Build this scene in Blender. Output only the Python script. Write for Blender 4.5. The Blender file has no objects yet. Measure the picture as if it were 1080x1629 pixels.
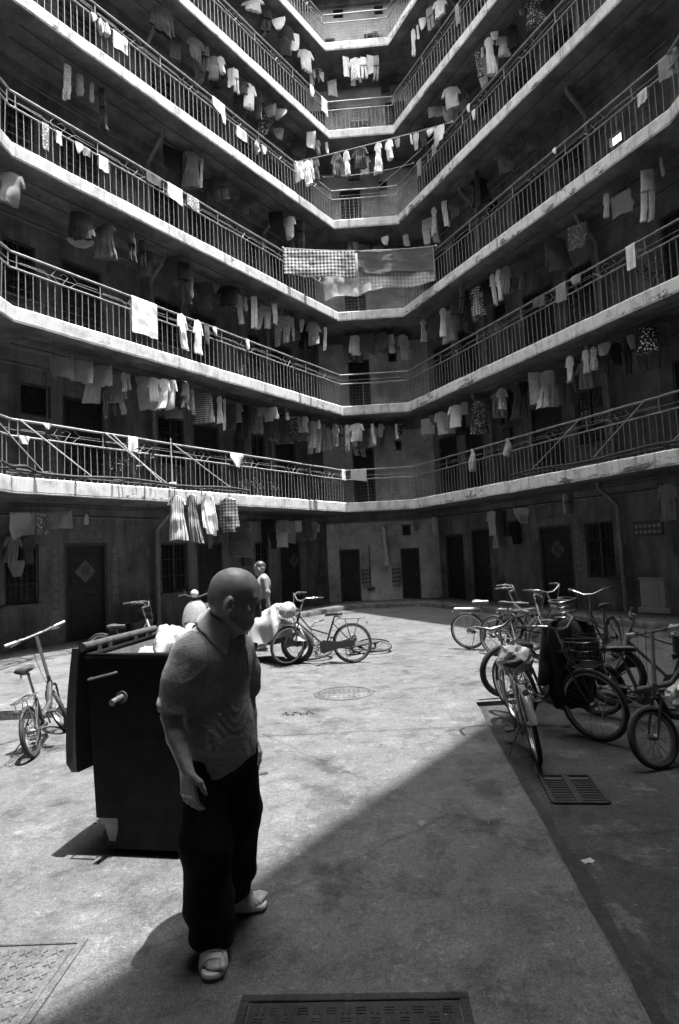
import bpy, bmesh, math, random
import numpy as np
from mathutils import Vector, Matrix, Euler, noise as mnoise
random.seed(7)
SC = bpy.context.scene
COL = SC.collection
R = math.radians

# ---------------------------------------------------------------- camera
CAMZ = 1.70
cam = bpy.data.cameras.new('camera')
cam.sensor_fit = 'HORIZONTAL'; cam.sensor_width = 24.0
cam.lens = 24.0 * 952.8 / 1080.0
cam.clip_start = 0.05; cam.clip_end = 600
camo = bpy.data.objects.new('camera', cam); COL.objects.link(camo)
PITCH, ROLL = 0.0730, 0.0473
camo.matrix_world = Matrix.Translation((0, 0, CAMZ)) @ Matrix.Rotation(math.pi / 2 + PITCH, 4, 'X') @ Matrix.Rotation(-ROLL, 4, 'Z')
SC.camera = camo

# ---------------------------------------------------------------- light
SUN_SHIFT = Vector((-3.15, 1.35, -22.0))          # direction sunlight travels
tosun = -SUN_SHIFT.normalized()
SUN_EL = math.asin(tosun.z); SUN_AZ = math.atan2(tosun.x, tosun.y)
world = bpy.data.worlds.new('World'); SC.world = world; world.use_nodes = True
nt = world.node_tree; nt.nodes.clear()
sky = nt.nodes.new('ShaderNodeTexSky'); sky.sky_type = 'NISHITA'; sky.sun_disc = False
sky.sun_elevation = SUN_EL; sky.sun_rotation = SUN_AZ
sky.air_density = 1.2; sky.dust_density = 3.0
bw = nt.nodes.new('ShaderNodeRGBToBW')            # black-and-white film
bg = nt.nodes.new('ShaderNodeBackground'); bg.inputs['Strength'].default_value = 0.15
wo = nt.nodes.new('ShaderNodeOutputWorld')
nt.links.new(sky.outputs[0], bw.inputs[0]); nt.links.new(bw.outputs[0], bg.inputs[0]); nt.links.new(bg.outputs[0], wo.inputs[0])
sun = bpy.data.lights.new('sun', 'SUN'); sun.energy = 2.0; sun.angle = R(0.5); sun.color = (1, 1, 1)
suno = bpy.data.objects.new('sun', sun); COL.objects.link(suno)
suno.rotation_euler = SUN_SHIFT.to_track_quat('-Z', 'Y').to_euler()
vs = SC.view_settings
vs.view_transform = 'Standard'; vs.look = 'None'; vs.gamma = 1.0; vs.use_curve_mapping = False; vs.exposure = 3.1
SC.cycles.max_bounces = 7; SC.cycles.diffuse_bounces = 5; SC.cycles.glossy_bounces = 3; SC.cycles.transmission_bounces = 4
SC.cycles.use_denoising = True

# ---------------------------------------------------------------- materials
MATS = {}
def nodes_of(name, rough=0.7, metal=0.0, spec=0.4):
    m = bpy.data.materials.new(name); m.use_nodes = True
    t = m.node_tree; b = t.nodes['Principled BSDF']
    b.inputs['Roughness'].default_value = rough; b.inputs['Metallic'].default_value = metal
    b.inputs['Specular IOR Level'].default_value = spec
    return m, t, b
def N(t, typ, **kw):
    n = t.nodes.new(typ)
    for k, v in kw.items():
        if k in n.inputs: n.inputs[k].default_value = v
        else: setattr(n, k, v)
    return n
def noise(t, vec, scale, detail=6, rough=0.6, dist=0.0):
    n = t.nodes.new('ShaderNodeTexNoise'); n.inputs['Scale'].default_value = scale
    n.inputs['Detail'].default_value = detail; n.inputs['Roughness'].default_value = rough; n.inputs['Distortion'].default_value = dist
    t.links.new(vec, n.inputs['Vector']); return n.outputs['Fac']
def ramp(t, fac, stops):
    r = t.nodes.new('ShaderNodeValToRGB'); e = r.color_ramp.elements
    while len(e) < len(stops): e.new(0.5)
    for i, (p, v) in enumerate(stops):
        e[i].position = p; e[i].color = (v, v, v, 1)
    t.links.new(fac, r.inputs[0]); return r.outputs[0]
def mth(t, op, a, b=None, clamp=False):
    n = t.nodes.new('ShaderNodeMath'); n.operation = op; n.use_clamp = clamp
    for i, v in enumerate((a, b)):
        if v is None: continue
        if isinstance(v, (int, float)): n.inputs[i].default_value = v
        else: t.links.new(v, n.inputs[i])
    return n.outputs[0]
def mixv(t, f, a, b):
    n = t.nodes.new('ShaderNodeMix'); n.data_type = 'FLOAT'
    for i, v in ((0, f), (2, a), (3, b)):
        if isinstance(v, (int, float)): n.inputs[i].default_value = v
        else: t.links.new(v, n.inputs[i])
    return n.outputs[0]
def vec_of(t, scale=(1, 1, 1), kind='Object'):
    if kind == 'World':
        g = t.nodes.new('ShaderNodeNewGeometry'); o = g.outputs['Position']
    else:
        g = t.nodes.new('ShaderNodeTexCoord'); o = g.outputs['Object']
    mp = t.nodes.new('ShaderNodeMapping'); mp.inputs['Scale'].default_value = scale
    t.links.new(o, mp.inputs[0]); return mp.outputs[0]
def bump(t, b, h, strength=0.3, dist=0.01):
    n = t.nodes.new('ShaderNodeBump'); n.inputs['Strength'].default_value = strength; n.inputs['Distance'].default_value = dist
    t.links.new(h, n.inputs['Height']); t.links.new(n.outputs[0], b.inputs['Normal'])
def simple(name, v, rough=0.6, metal=0.0, spec=0.4, var=0.25, scale=9.0, bmp=0.0):
    """grey material with uneven tone and gloss"""
    m, t, b = nodes_of(name, rough, metal, spec)
    w = vec_of(t)
    f = noise(t, w, scale, 8, 0.65)
    c = ramp(t, f, [(0.3, v * (1 - var)), (0.7, min(1, v * (1 + var)))])
    t.links.new(c, b.inputs['Base Color'])
    rr = ramp(t, noise(t, w, scale * 2.7, 4), [(0.3, max(0.05, rough - 0.12)), (0.7, min(1, rough + 0.12))])
    t.links.new(rr, b.inputs['Roughness'])
    if bmp: bump(t, b, noise(t, w, scale * 6, 5), bmp, 0.004)
    MATS[name] = m; return m

def mat_ground(name, lo, hi, stain, joint=False, dusty=0.5, worn=1.5):
    m, t, b = nodes_of(name, 0.85, 0, 0.25)
    w = vec_of(t, kind='World'); ws = vec_of(t, (0.55, 2.2, 1), 'World')
    big = noise(t, w, 0.45, 5, 0.6, 0.4); mid = noise(t, w, 2.3, 8, 0.68, 0.6); fine = noise(t, w, 34, 6, 0.75); streak = noise(t, ws, 1.7, 7, 0.7, 0.3)
    s = mth(t, 'ADD', mth(t, 'MULTIPLY', big, 0.35), mth(t, 'ADD', mth(t, 'MULTIPLY', mid, 0.35), mth(t, 'MULTIPLY', streak, 0.3)))
    base = ramp(t, s, [(0.36, lo), (0.5, (lo + hi) / 2), (0.64, hi)])
    grit = ramp(t, fine, [(0.28, 0.6), (0.52, 1.0), (0.75, 1.3)])
    c = mth(t, 'MULTIPLY', base, grit)
    blot = ramp(t, noise(t, w, 3.6, 10, 0.8, 0.3), [(0.5, 1.0), (0.6, stain)])
    c = mth(t, 'MULTIPLY', c, mixv(t, dusty, 1.0, blot))
    dust = ramp(t, noise(t, w, 13, 10, 0.78, 0.3), [(0.55, 1.0), (0.64, 1.6), (0.76, 2.3)])
    c = mth(t, 'MULTIPLY', c, dust)
    gr2 = ramp(t, noise(t, w, 95, 5, 0.8), [(0.34, 0.45), (0.5, 1.0), (0.68, 1.6)])
    c = mth(t, 'MULTIPLY', c, gr2)
    st2 = ramp(t, noise(t, w, 1.3, 10, 0.8, 0.5), [(0.40, 0.66), (0.48, 1.0), (0.62, 1.0), (0.7, 1.25)])
    c = mth(t, 'MULTIPLY', c, st2)
    wp_ = ramp(t, noise(t, w, 2.1, 11, 0.78, 0.4), [(0.53, 1.0), (0.60, worn), (0.72, worn * 1.15)])      # scuffed, paler patches
    c = mth(t, 'MULTIPLY', c, wp_)
    oil = ramp(t, noise(t, w, 1.7, 6, 0.6, 0.2), [(0.33, 0.5), (0.40, 1.0)])
    c = mth(t, 'MULTIPLY', c, oil)
    vo = t.nodes.new('ShaderNodeTexVoronoi'); vo.inputs['Scale'].default_value = 14; vo.inputs['Randomness'].default_value = 1
    t.links.new(w, vo.inputs['Vector'])
    speck = ramp(t, vo.outputs['Distance'], [(0.03, 0.45), (0.07, 1.0)])
    c = mth(t, 'MULTIPLY', c, mixv(t, ramp(t, mid, [(0.5, 0.0), (0.62, 1.0)]), 1.0, speck))
    # long hairline cracks
    vc = t.nodes.new('ShaderNodeTexVoronoi'); vc.feature = 'DISTANCE_TO_EDGE'; vc.inputs['Scale'].default_value = 0.21
    wd = t.nodes.new('ShaderNodeMix'); wd.data_type = 'VECTOR'; wd.inputs[0].default_value = 0.12
    nn = t.nodes.new('ShaderNodeTexNoise'); nn.inputs['Scale'].default_value = 2.5; nn.inputs['Detail'].default_value = 6
    t.links.new(w, nn.inputs['Vector']); t.links.new(w, wd.inputs[4]); t.links.new(nn.outputs['Color'], wd.inputs[5])
    t.links.new(wd.outputs[1], vc.inputs['Vector'])
    cr = ramp(t, vc.outputs['Distance'], [(0.0, 0.72), (0.002, 1.0)])
    c = mth(t, 'MULTIPLY', c, cr)
    if joint:
        sp = t.nodes.new('ShaderNodeSeparateXYZ'); t.links.new(w, sp.inputs[0])
        y = mth(t, 'ADD', sp.outputs[1], mth(t, 'MULTIPLY', mid, 0.06))
        d = mth(t, 'ABSOLUTE', mth(t, 'SUBTRACT', mth(t, 'FRACT', mth(t, 'DIVIDE', mth(t, 'ADD', y, 0.2), 4.1)), 0.5))
        j = ramp(t, d, [(0.0, 0.55), (0.006, 1.0)])
        c = mth(t, 'MULTIPLY', c, j)
    t.links.new(c, b.inputs['Base Color'])
    h = mth(t, 'ADD', mth(t, 'MULTIPLY', mid, 0.7), mth(t, 'ADD', mth(t, 'MULTIPLY', fine, 0.35), mth(t, 'MULTIPLY', cr, 0.5)))
    bump(t, b, h, 0.8, 0.014)
    t.links.new(ramp(t, mid, [(0.3, 0.62), (0.7, 0.95)]), b.inputs['Roughness'])
    MATS[name] = m; return m
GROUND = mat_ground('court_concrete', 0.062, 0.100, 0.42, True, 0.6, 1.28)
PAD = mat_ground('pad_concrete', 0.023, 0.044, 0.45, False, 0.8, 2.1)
GUTTER = mat_ground('gutter_grime', 0.016, 0.03, 0.5, False, 0.8, 1.3)
KERB = mat_ground('kerb_concrete', 0.06, 0.12, 0.5, False, 0.6)

def mat_fascia(name, v, peel):
    m, t, b = nodes_of(name, 0.85, 0, 0.2)
    w = vec_of(t, kind='World'); wv = vec_of(t, (5.5, 5.5, 0.9), 'World'); wp = vec_of(t, (1.0, 1.0, 2.4), 'World')
    st = noise(t, wv, 1.0, 7, 0.7); mid = noise(t, w, 3.0, 8, 0.7, 0.5); fine = noise(t, w, 30, 5, 0.7)
    c = ramp(t, st, [(0.26, v * 0.72), (0.46, v * 0.97), (0.6, v)])
    c = mth(t, 'MULTIPLY', c, ramp(t, mid, [(0.34, 0.62), (0.52, 1.0)]))
    c = mth(t, 'MULTIPLY', c, ramp(t, fine, [(0.25, 0.90), (0.55, 1.0)]))
    pf = mth(t, 'ADD', noise(t, wp, 2.6, 9, 0.74, 0.7), mth(t, 'MULTIPLY', mth(t, 'SUBTRACT', noise(t, w, 0.42, 3), 0.5), 0.55))
    wr = vec_of(t, (9.0, 9.0, 0.35), 'World'); run = ramp(t, noise(t, wr, 1.0, 8, 0.75), [(0.36, 0.42), (0.47, 1.0)])
    c = mth(t, 'MULTIPLY', c, mixv(t, ramp(t, noise(t, w, 0.9, 4), [(0.42, 0.15), (0.6, 1.0)]), 1.0, run))
    sp = t.nodes.new('ShaderNodeSeparateXYZ'); t.links.new(w, sp.inputs[0])
    zz = mth(t, 'FRACT', mth(t, 'DIVIDE', mth(t, 'SUBTRACT', sp.outputs[2], 3.082), 3.15))
    pf = mth(t, 'ADD', pf, ramp(t, zz, [(0.0, 0.02), (0.02, 0.085), (0.055, 0.0)]))      # damp lifts the wash along the drip edge
    hit = ramp(t, pf, [(peel, 0.0), (peel + 0.025, 1.0)])
    c = mixv(t, hit, c, mth(t, 'MULTIPLY', ramp(t, fine, [(0.3, 0.10), (0.7, 0.30)]), 1.0))
    t.links.new(c, b.inputs['Base Color'])
    bump(t, b, mth(t, 'SUBTRACT', mth(t, 'MULTIPLY', fine, 0.4), hit), 0.5, 0.012)
    MATS[name] = m; return m
FASCIA = mat_fascia('whitewashed_edge', 0.72, 0.71)
FASCIA_W = mat_fascia('weathered_edge', 0.84, 0.615)
def mat_plaster(name, v, dirt=0.7):
    m, t, b = nodes_of(name, 0.9, 0, 0.2)
    w = vec_of(t, kind='World'); wv = vec_of(t, (3.5, 3.5, 0.5), 'World')
    c = ramp(t, noise(t, w, 1.1, 7, 0.65, 0.5), [(0.3, v * 0.72), (0.65, v * 1.1)])
    c = mth(t, 'MULTIPLY', c, ramp(t, noise(t, wv, 1.0, 7, 0.7), [(0.35, dirt), (0.6, 1.0)]))
    c = mth(t, 'MULTIPLY', c, ramp(t, noise(t, w, 16, 6, 0.7), [(0.3, 0.85), (0.7, 1.06)]))
    c = mth(t, 'MULTIPLY', c, ramp(t, noise(t, w, 0.9, 9, 0.7, 0.25), [(0.40, 0.62), (0.56, 1.05)]))
    t.links.new(c, b.inputs['Base Color']); bump(t, b, noise(t, w, 22, 6, 0.7), 0.25, 0.006)
    MATS[name] = m; return m
SOFFIT = mat_plaster('soffit_plaster', 0.22, 0.65)
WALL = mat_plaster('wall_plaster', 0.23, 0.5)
WALL_LIT = mat_plaster('lit_wall_plaster', 0.66, 0.8)  # lighter copy of the wall plaster; bounced and sky light put into colour
FLOOR = mat_plaster('gallery_screed', 0.20, 0.7)
DOOR = simple('dark_painted_door', 0.022, 0.55, var=0.4, scale=5)
DFRAME = simple('door_frame_paint', 0.06, 0.6, var=0.3)
GLASS = simple('dark_pane', 0.015, 0.18, spec=0.5, var=0.3)
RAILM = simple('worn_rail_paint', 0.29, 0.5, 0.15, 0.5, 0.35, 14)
RAIL_SHADED = simple('shaded_rail_paint', 0.22, 0.5, 0.2, 0.5, 0.4, 14)  # darker copy of the rail paint; shade put into its colour
IRON = simple('rusty_iron', 0.06, 0.65, 0.4, 0.4, 0.5, 20, 0.2)
CAST = mat_ground('cast_iron', 0.018, 0.034, 0.6)
CASTL = mat_ground('dusty_cast_cover', 0.045, 0.085, 0.6)
PIPE = simple('drain_pipe_paint', 0.20, 0.55, var=0.3, scale=4)
RUBBER = simple('tyre_rubber', 0.022, 0.75, var=0.3, scale=30)
CHROME = simple('worn_chrome', 0.34, 0.34, 0.9, 0.5, 0.2, 25)
STEEL = simple('dull_steel', 0.16, 0.42, 0.8, 0.5, 0.3, 25)
BLACKP = simple('black_paint', 0.018, 0.38, 0.0, 0.5, 0.4, 12)
DARKP = simple('dark_paint', 0.045, 0.4, 0.0, 0.5, 0.3, 12)
SILVERP = simple('silver_paint', 0.16, 0.38, 0.3, 0.5, 0.2, 12)
WHITEP = simple('white_paint', 0.45, 0.35, 0.0, 0.5, 0.08, 6)
BLACKPL = simple('black_plastic', 0.03, 0.5, 0.0, 0.4, 0.2, 30)
REDGLASS = simple('dark_lamp_lens', 0.12, 0.2, 0.0, 0.6, 0.2, 30)
LENS = simple('headlamp_lens', 0.55, 0.15, 0.3, 0.6, 0.1, 30)
PAPER = simple('faded_paper', 0.14, 0.8, var=0.25, scale=6)
PAPERINK = simple('paper_ink', 0.05, 0.8)
GOLDINK = simple('pale_ink', 0.26, 0.7)
BINM = simple('black_sheet_steel', 0.004, 0.6, 0.0, 0.2, 0.5, 5, 0.15)
BIN_LIT = simple('sunlit_bin_steel', 0.25, 0.7, 0.1, 0.3, 0.45, 5, 0.15)  # pale copy of the skip steel; sunlight put into its colour
CREAM = simple('scooter_paint', 0.20, 0.3, 0.0, 0.5, 0.06, 6)
BAG = simple('white_plastic_bag', 0.27, 0.45, 0.0, 0.5, 0.06, 8)
BAGD = simple('clear_plastic_bag', 0.42, 0.3, 0.0, 0.5, 0.2, 10)
LEAF = simple('leaf', 0.07, 0.55, var=0.5, scale=20)
POT = simple('clay_pot', 0.12, 0.8, var=0.3)
CABM = simple('white_cabinet_board', 0.40, 0.55, var=0.12, scale=3)

CLOTHS = {}
def cloth(v, pat='plain'):
    """fabric of grey value v; pat: plain, stripe, plaid, print, rib, lace"""
    key = (round(v, 2), pat)
    if key in CLOTHS: return CLOTHS[key]
    m, t, b = nodes_of('fabric_%s_%02d' % (pat, int(v * 100)), 0.92, 0, 0.15)
    tc = t.nodes.new('ShaderNodeTexCoord'); o = tc.outputs['Object']
    sp = t.nodes.new('ShaderNodeSeparateXYZ'); t.links.new(o, sp.inputs[0])
    wv = N(t, 'ShaderNodeMapping'); t.links.new(o, wv.inputs[0])
    f = noise(t, wv.outputs[0], 7, 6, 0.6)
    c = ramp(t, f, [(0.3, v * 0.85), (0.7, min(0.9, v * 1.08))])
    def saw(ax, k): return mth(t, 'FRACT', mth(t, 'MULTIPLY', sp.outputs[ax], k))
    if pat == 'stripe':
        s = mth(t, 'LESS_THAN', saw(0, 22), 0.45); c = mixv(t, s, c, mth(t, 'MULTIPLY', c, 0.45))
    elif pat == 'hoop':
        s = mth(t, 'LESS_THAN', saw(2, 18), 0.4); c = mixv(t, s, c, min(0.8, v * 3 + 0.1))
    elif pat == 'plaid':
        s = mth(t, 'ADD', mth(t, 'LESS_THAN', saw(0, 13), 0.5), mth(t, 'LESS_THAN', saw(2, 13), 0.5))
        c = mixv(t, mth(t, 'MULTIPLY', s, 0.5), mth(t, 'MULTIPLY', c, 1.0), v * 0.12)
    elif pat == 'soft':
        s = mth(t, 'ADD', mth(t, 'LESS_THAN', saw(0, 9), 0.5), mth(t, 'LESS_THAN', saw(2, 9), 0.5))
        c = mixv(t, mth(t, 'MULTIPLY', s, 0.5), c, v * 0.55)
    elif pat == 'print':
        vo = t.nodes.new('ShaderNodeTexVoronoi'); vo.inputs['Scale'].default_value = 20; t.links.new(o, vo.inputs['Vector'])
        s = ramp(t, vo.outputs['Distance'], [(0.28, 1.0), (0.36, 0.0)]); c = mixv(t, s, c, 0.75 if v < 0.4 else v * 0.25)
    elif pat == 'lace':
        s = ramp(t, noise(t, wv.outputs[0], 45, 3), [(0.48, 0.0), (0.56, 1.0)]); c = mixv(t, s, c, v * 0.5)
    t.links.new(c, b.inputs['Base Color'])
    b.inputs['Sheen Weight'].default_value = 0.15
    wf = noise(t, wv.outputs[0], 220, 2, 0.5); bump(t, b, mth(t, 'ADD', wf, mth(t, 'MULTIPLY', f, 2.0)), 0.2, 0.003)
    CLOTHS[key] = m; return m
SKIN = simple('tanned_skin', 0.33, 0.40, 0.0, 0.4, 0.28, 26, 0.3)
SKINL = simple('pale_skin', 0.19, 0.6, 0.0, 0.4, 0.1, 14, 0.1)
SHIRT = simple('grey_polo_fabric', 0.36, 0.95, 0.0, 0.1, 0.16, 60, 0.35)
def heather():
    t = SHIRT.node_tree; b = t.nodes['Principled BSDF']
    w = vec_of(t, (40, 40, 260)); w2 = vec_of(t, (1, 1, 1))
    c = ramp(t, noise(t, w, 1.0, 5, 0.7), [(0.3, 0.22), (0.7, 0.46)])
    c = mth(t, 'MULTIPLY', c, ramp(t, noise(t, w2, 9, 6, 0.65, 0.6), [(0.35, 0.8), (0.65, 1.1)]))
    t.links.new(c, b.inputs['Base Color'])
    h = mth(t, 'ADD', mth(t, 'MULTIPLY', noise(t, w2, 16, 8, 0.7, 1.2), 5.0), noise(t, w2, 420, 2)); bump(t, b, h, 0.5, 0.004)
heather()
TROUS = simple('black_trouser_fabric', 0.017, 0.95, 0.0, 0.1, 0.25, 20, 0.2)
COLLAR = simple('rib_knit_collar', 0.50, 0.95, 0.0, 0.1, 0.12, 60, 0.3)
SEAM = simple('shirt_seam_thread', 0.17, 0.95)
SLIP = simple('slipper_foam', 0.52, 0.6, 0.0, 0.4, 0.08, 20)
SLIPD = simple('slipper_sole', 0.10, 0.7, 0.0, 0.3, 0.2, 20)

# ---------------------------------------------------------------- mesh builder
class MB:
    def __init__(s): s.v = []; s.f = []; s.m = []
    def add(s, vs, fs, mi=0):
        o = len(s.v); s.v += [tuple(v) for v in vs]; s.f += [tuple(i + o for i in f) for f in fs]; s.m += [mi] * len(fs); return s
    def box(s, c, d, rot=None, mi=0, bev=0.0):
        x, y, z = (k / 2 for k in d)
        if bev <= 0:
            vs = [Vector(p) for p in ((-x,-y,-z),(x,-y,-z),(x,y,-z),(-x,y,-z),(-x,-y,z),(x,-y,z),(x,y,z),(-x,y,z))]
            fs = [(0,3,2,1),(4,5,6,7),(0,1,5,4),(1,2,6,5),(2,3,7,6),(3,0,4,7)]
        else:
            b = min(bev, x * .9, y * .9, z * .9); vs = []; 
            for sz in (-1, 1):
                for zz, in_ in ((z, b), (z - b, 0)) if sz == 1 else ((z, b), (z - b, 0)):
                    px, py = x - in_, y - in_
                    k = b if in_ == 0 else b * .5
                    ring = [(-px+k,-py),(px-k,-py),(px,-py+k),(px,py-k),(px-k,py),(-px+k,py),(-px,py-k),(-px,-py+k)]
                    vs.append([Vector((a, c2, sz * zz)) for a, c2 in ring])
            rings = [vs[0], vs[1], vs[3], vs[2]]; vs = [p for r in rings for p in r]; fs = [tuple(range(7, -1, -1)), tuple(range(24, 32))]
            for r in range(3):
                for i in range(8):
                    j = (i + 1) % 8; fs.append((r*8+i, r*8+j, r*8+8+j, r*8+8+i))
        if rot is not None: vs = [rot @ p for p in vs]
        c = Vector(c); return s.add([p + c for p in vs], fs, mi)
    def loft(s, rings, closed=True, cap=True, mi=0):
        n = len(rings[0]); vs = [p for r in rings for p in r]; fs = []
        for a in range(len(rings) - 1):
            for i in range(n if closed else n - 1):
                j = (i + 1) % n; fs.append((a*n+i, a*n+j, (a+1)*n+j, (a+1)*n+i))
        if cap and closed: fs += [tuple(range(n - 1, -1, -1)), tuple((len(rings)-1)*n + i for i in range(n))]
        return s.add(vs, fs, mi)
    def tube(s, pts, r, n=8, closed=False, cap=True, mi=0):
        pts = [Vector(p) for p in pts]; k = len(pts); rs = r if isinstance(r, (list, tuple)) else [r] * k
        rings = []; up = None
        for i, p in enumerate(pts):
            if closed: t = pts[(i + 1) % k] - pts[i - 1]
            else: t = pts[min(i + 1, k - 1)] - pts[max(i - 1, 0)]
            if t.length < 1e-9: t = Vector((0, 0, 1))
            t.normalize()
            if up is None:
                up = t.orthogonal().normalized()
            else:
                up = up - t * up.dot(t)
                up = up.normalized() if up.length > 1e-6 else t.orthogonal().normalized()
            sd = t.cross(up)
            rings.append([p + (up * math.cos(a) + sd * math.sin(a)) * rs[i] for a in (2 * math.pi * q / n for q in range(n))])
        if closed: rings.append(rings[0]); return s.loft(rings, True, False, mi)
        return s.loft(rings, True, cap, mi)
    def lathe(s, prof, n=20, M=None, mi=0, cap=True):
        rings = [[Vector((r * math.cos(2*math.pi*i/n), r * math.sin(2*math.pi*i/n), z)) for i in range(n)] for r, z in prof]
        if M is not None: rings = [[M @ p for p in r] for r in rings]
        return s.loft(rings, True, cap, mi)
    def ell(s, c, r, n=14, M=None, mi=0):
        m = max(6, n // 2)
        pr = [[Vector((c[0] + r[0]*math.sin(math.pi*(k+.01)/(m+.02))*math.cos(2*math.pi*i/n), c[1] + r[1]*math.sin(math.pi*(k+.01)/(m+.02))*math.sin(2*math.pi*i/n), c[2] - r[2]*math.cos(math.pi*(k+.01)/(m+.02)))) for i in range(n)] for k in range(m + 1)]
        if M is not None: pr = [[M @ p for p in q] for q in pr]
        return s.loft(pr, True, True, mi)
    def xform(s, M):
        s.v = [tuple(M @ Vector(p)) for p in s.v]; return s
    def mesh(s, name, mats, smooth=35):
        me = bpy.data.meshes.new(name); me.from_pydata(s.v, [], s.f)
        for m in (mats if isinstance(mats, (list, tuple)) else [mats]): me.materials.append(m)
        if len(me.materials) > 1: me.polygons.foreach_set('material_index', s.m)
        if smooth:
            me.polygons.foreach_set('use_smooth', [True] * len(me.polygons))
            me.set_sharp_from_angle(angle=R(smooth))
        me.update(); return me
    def build(s, name, mats, parent=None, smooth=35, recalc=True):
        me = s.mesh(name, mats, smooth)
        if recalc:
            bm = bmesh.new(); bm.from_mesh(me); bmesh.ops.recalc_face_normals(bm, faces=bm.faces); bm.to_mesh(me); bm.free()
            if smooth: me.set_sharp_from_angle(angle=R(smooth))
        return link(name, me, parent)
def link(name, me, parent=None):
    o = bpy.data.objects.new(name, me); COL.objects.link(o)
    if parent is not None: o.parent = parent
    return o
def tag(o, label=None, cat=None, group=None, kind=None):
    if label: o['label'] = label
    if cat: o['category'] = cat
    if group: o['group'] = group
    if kind: o['kind'] = kind
    return o
def thing(name, label, cat, loc=(0, 0, 0), rotz=0.0, group=None):
    o = bpy.data.objects.new(name, None); COL.objects.link(o); o.empty_display_size = 0.1
    o.location = loc; o.rotation_euler = (0, 0, rotz)
    return tag(o, label, cat, group)

# ---------------------------------------------------------------- courtyard plan
V2 = lambda x, y: Vector((x, y))
A = V2(0.2631, 19.1718); B = V2(2.3844, 19.0599)
dL = V2(-0.57671, -0.81695); dR = V2(0.43280, -0.90149)
LLEN = 10.463; RLEN = 9.4
C = A + dL * LLEN; D = B + dR * RLEN            # the two blunt corners are cut off by a short return
C2 = C + V2(-.03, -1.0) * 1.1; D2 = V2(D.x, (D.x - 1.23) / .705)
dF = (B - A).normalized(); nF = V2(dF.y, -dF.x)
def isect(p, d, q, e):
    den = d.x * e.y - d.y * e.x; t = ((q.x - p.x) * e.y - (q.y - p.y) * e.x) / den; return p + d * t
E1 = isect(C2, dR, V2(0, 0.1), dF); F1 = isect(D2, dL, V2(0, 0.1), dF)
POLY = [A, C, C2, E1, F1, D2, D, B]; NPOL = 8                     # counter-clockwise seen from above
GAL = 1.5                                        # gallery depth
def offpoly(o):
    out = []; n = len(POLY)
    for i in range(n):
        p0, p1, p2 = POLY[i - 1], POLY[i], POLY[(i + 1) % n]
        a = (p1 - p0).normalized(); b = (p2 - p1).normalized()
        na, nb = V2(a.y, -a.x), V2(b.y, -b.x)   # outward of a ccw polygon
        out.append(isect(p1 + na * o, a, p1 + nb * o, b))
    return out
# side -> (polygon edge index, start, unit dir, inward normal, length)
SIDE = {}
for k, i in (('L', 0), ('M', 1), ('N', 2), ('K', 3), ('P', 4), ('Q', 5), ('R', 6), ('F', 7)):
    p, q = POLY[i], POLY[(i + 1) % NPOL]
    if k in 'RFPQ': p, q = q, p                   # measured from the far corner
    d = (q - p).normalized(); n = V2(d.y, -d.x)
    if n.dot(V2(0.5, 9.0) - p) < 0: n = -n
    SIDE[k] = (i, p, d, n, (q - p).length)
def zs(l): return CAMZ + 1.3820 + (l - 1) * 3.15   # underside of slab l
TH = 0.313
def zf(l): return 0.13 if l == 0 else zs(l) + TH   # floor of gallery l
def P3(side, s, o, z):
    """s along the gallery edge, o behind it (towards the wall), z height"""
    _, p, d, n, _l = SIDE[side]; q = p + d * s - n * o; return Vector((q.x, q.y, z))
def yaw_of(side): d = SIDE[side][2]; return math.atan2(d.y, d.x)

# ---------------------------------------------------------------- ground and paving
def sheet(name, quads, mat, z=0.0, parent=None):
    mb = MB()
    for q in quads: mb.add([(x, y, z) for x, y in q], [tuple(range(len(q)))])
    return mb.build(name, mat, parent, smooth=0)
PADC = [(1.42, 6.83), (9.5, 7.55), (9.5, -3.0), (0.56, -3.0)]
(ax, ay), (bx, by), (cx_, cy_), (dx, dy) = PADC
tag(sheet('ground', [[(-60, -60), (dx, -60), (dx, dy), (ax, ay), (ax, 60), (-60, 60)], [(ax, ay), (bx, by), (bx, 60), (ax, 60)],
                     [(bx, -60), (60, -60), (60, 60), (bx, 60)], [(dx, -60), (bx, -60), (bx, dy), (dx, dy)]], GROUND), kind='structure')
PZ = -0.05
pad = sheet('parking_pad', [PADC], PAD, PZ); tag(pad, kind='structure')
# worn concrete kerb round the sunken pad: a real edge with a rounded arris
kb = MB()
def kerb_strip(mb, p, q, w, z0, z1, seg=24, side=1):
    p, q = Vector((*p, 0)), Vector((*q, 0)); d = (q - p).normalized(); n = Vector((d.y, -d.x, 0)) * side
    prof = [(0.0, z0), (0.004, z1 - 0.015), (-0.014, z1 - .003), (-w, -0.004)]
    rings = []
    for i in range(seg + 1):
        c = p.lerp(q, i / seg); j = mnoise.noise(c * 2.2) * 0.014 + mnoise.noise(c * 9) * .008
        rings.append([c + n * (o + (j if k < 3 else 0)) + Vector((0, 0, z)) for k, (o, z) in enumerate(prof)])
    mb.loft(rings, False, False)
kerb_strip(kb, (ax, ay), (dx, dy), 0.10, PZ - .01, 0.010, 120, -1)
tag(kb.build('pad_kerb', GROUND), kind='structure')
kb = MB(); kerb_strip(kb, (ax, ay), (bx, by), 0.10, PZ - .01, 0.012, 40, 1); tag(kb.build('pad_kerb', KERB), kind='structure')
gm = MB(); _n = 60
_rings = []
for q in range(_n + 1):
    t = q / _n; c = Vector((ax, ay, PZ + .004)).lerp(Vector((dx, dy, PZ + .004)), t); wv = .10 + .05 * mnoise.noise(c * 1.7) + .02 * mnoise.noise(c * 6)
    _rings.append([c + Vector((.004, 0, 0)), c + Vector((wv, 0, 0))])
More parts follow.
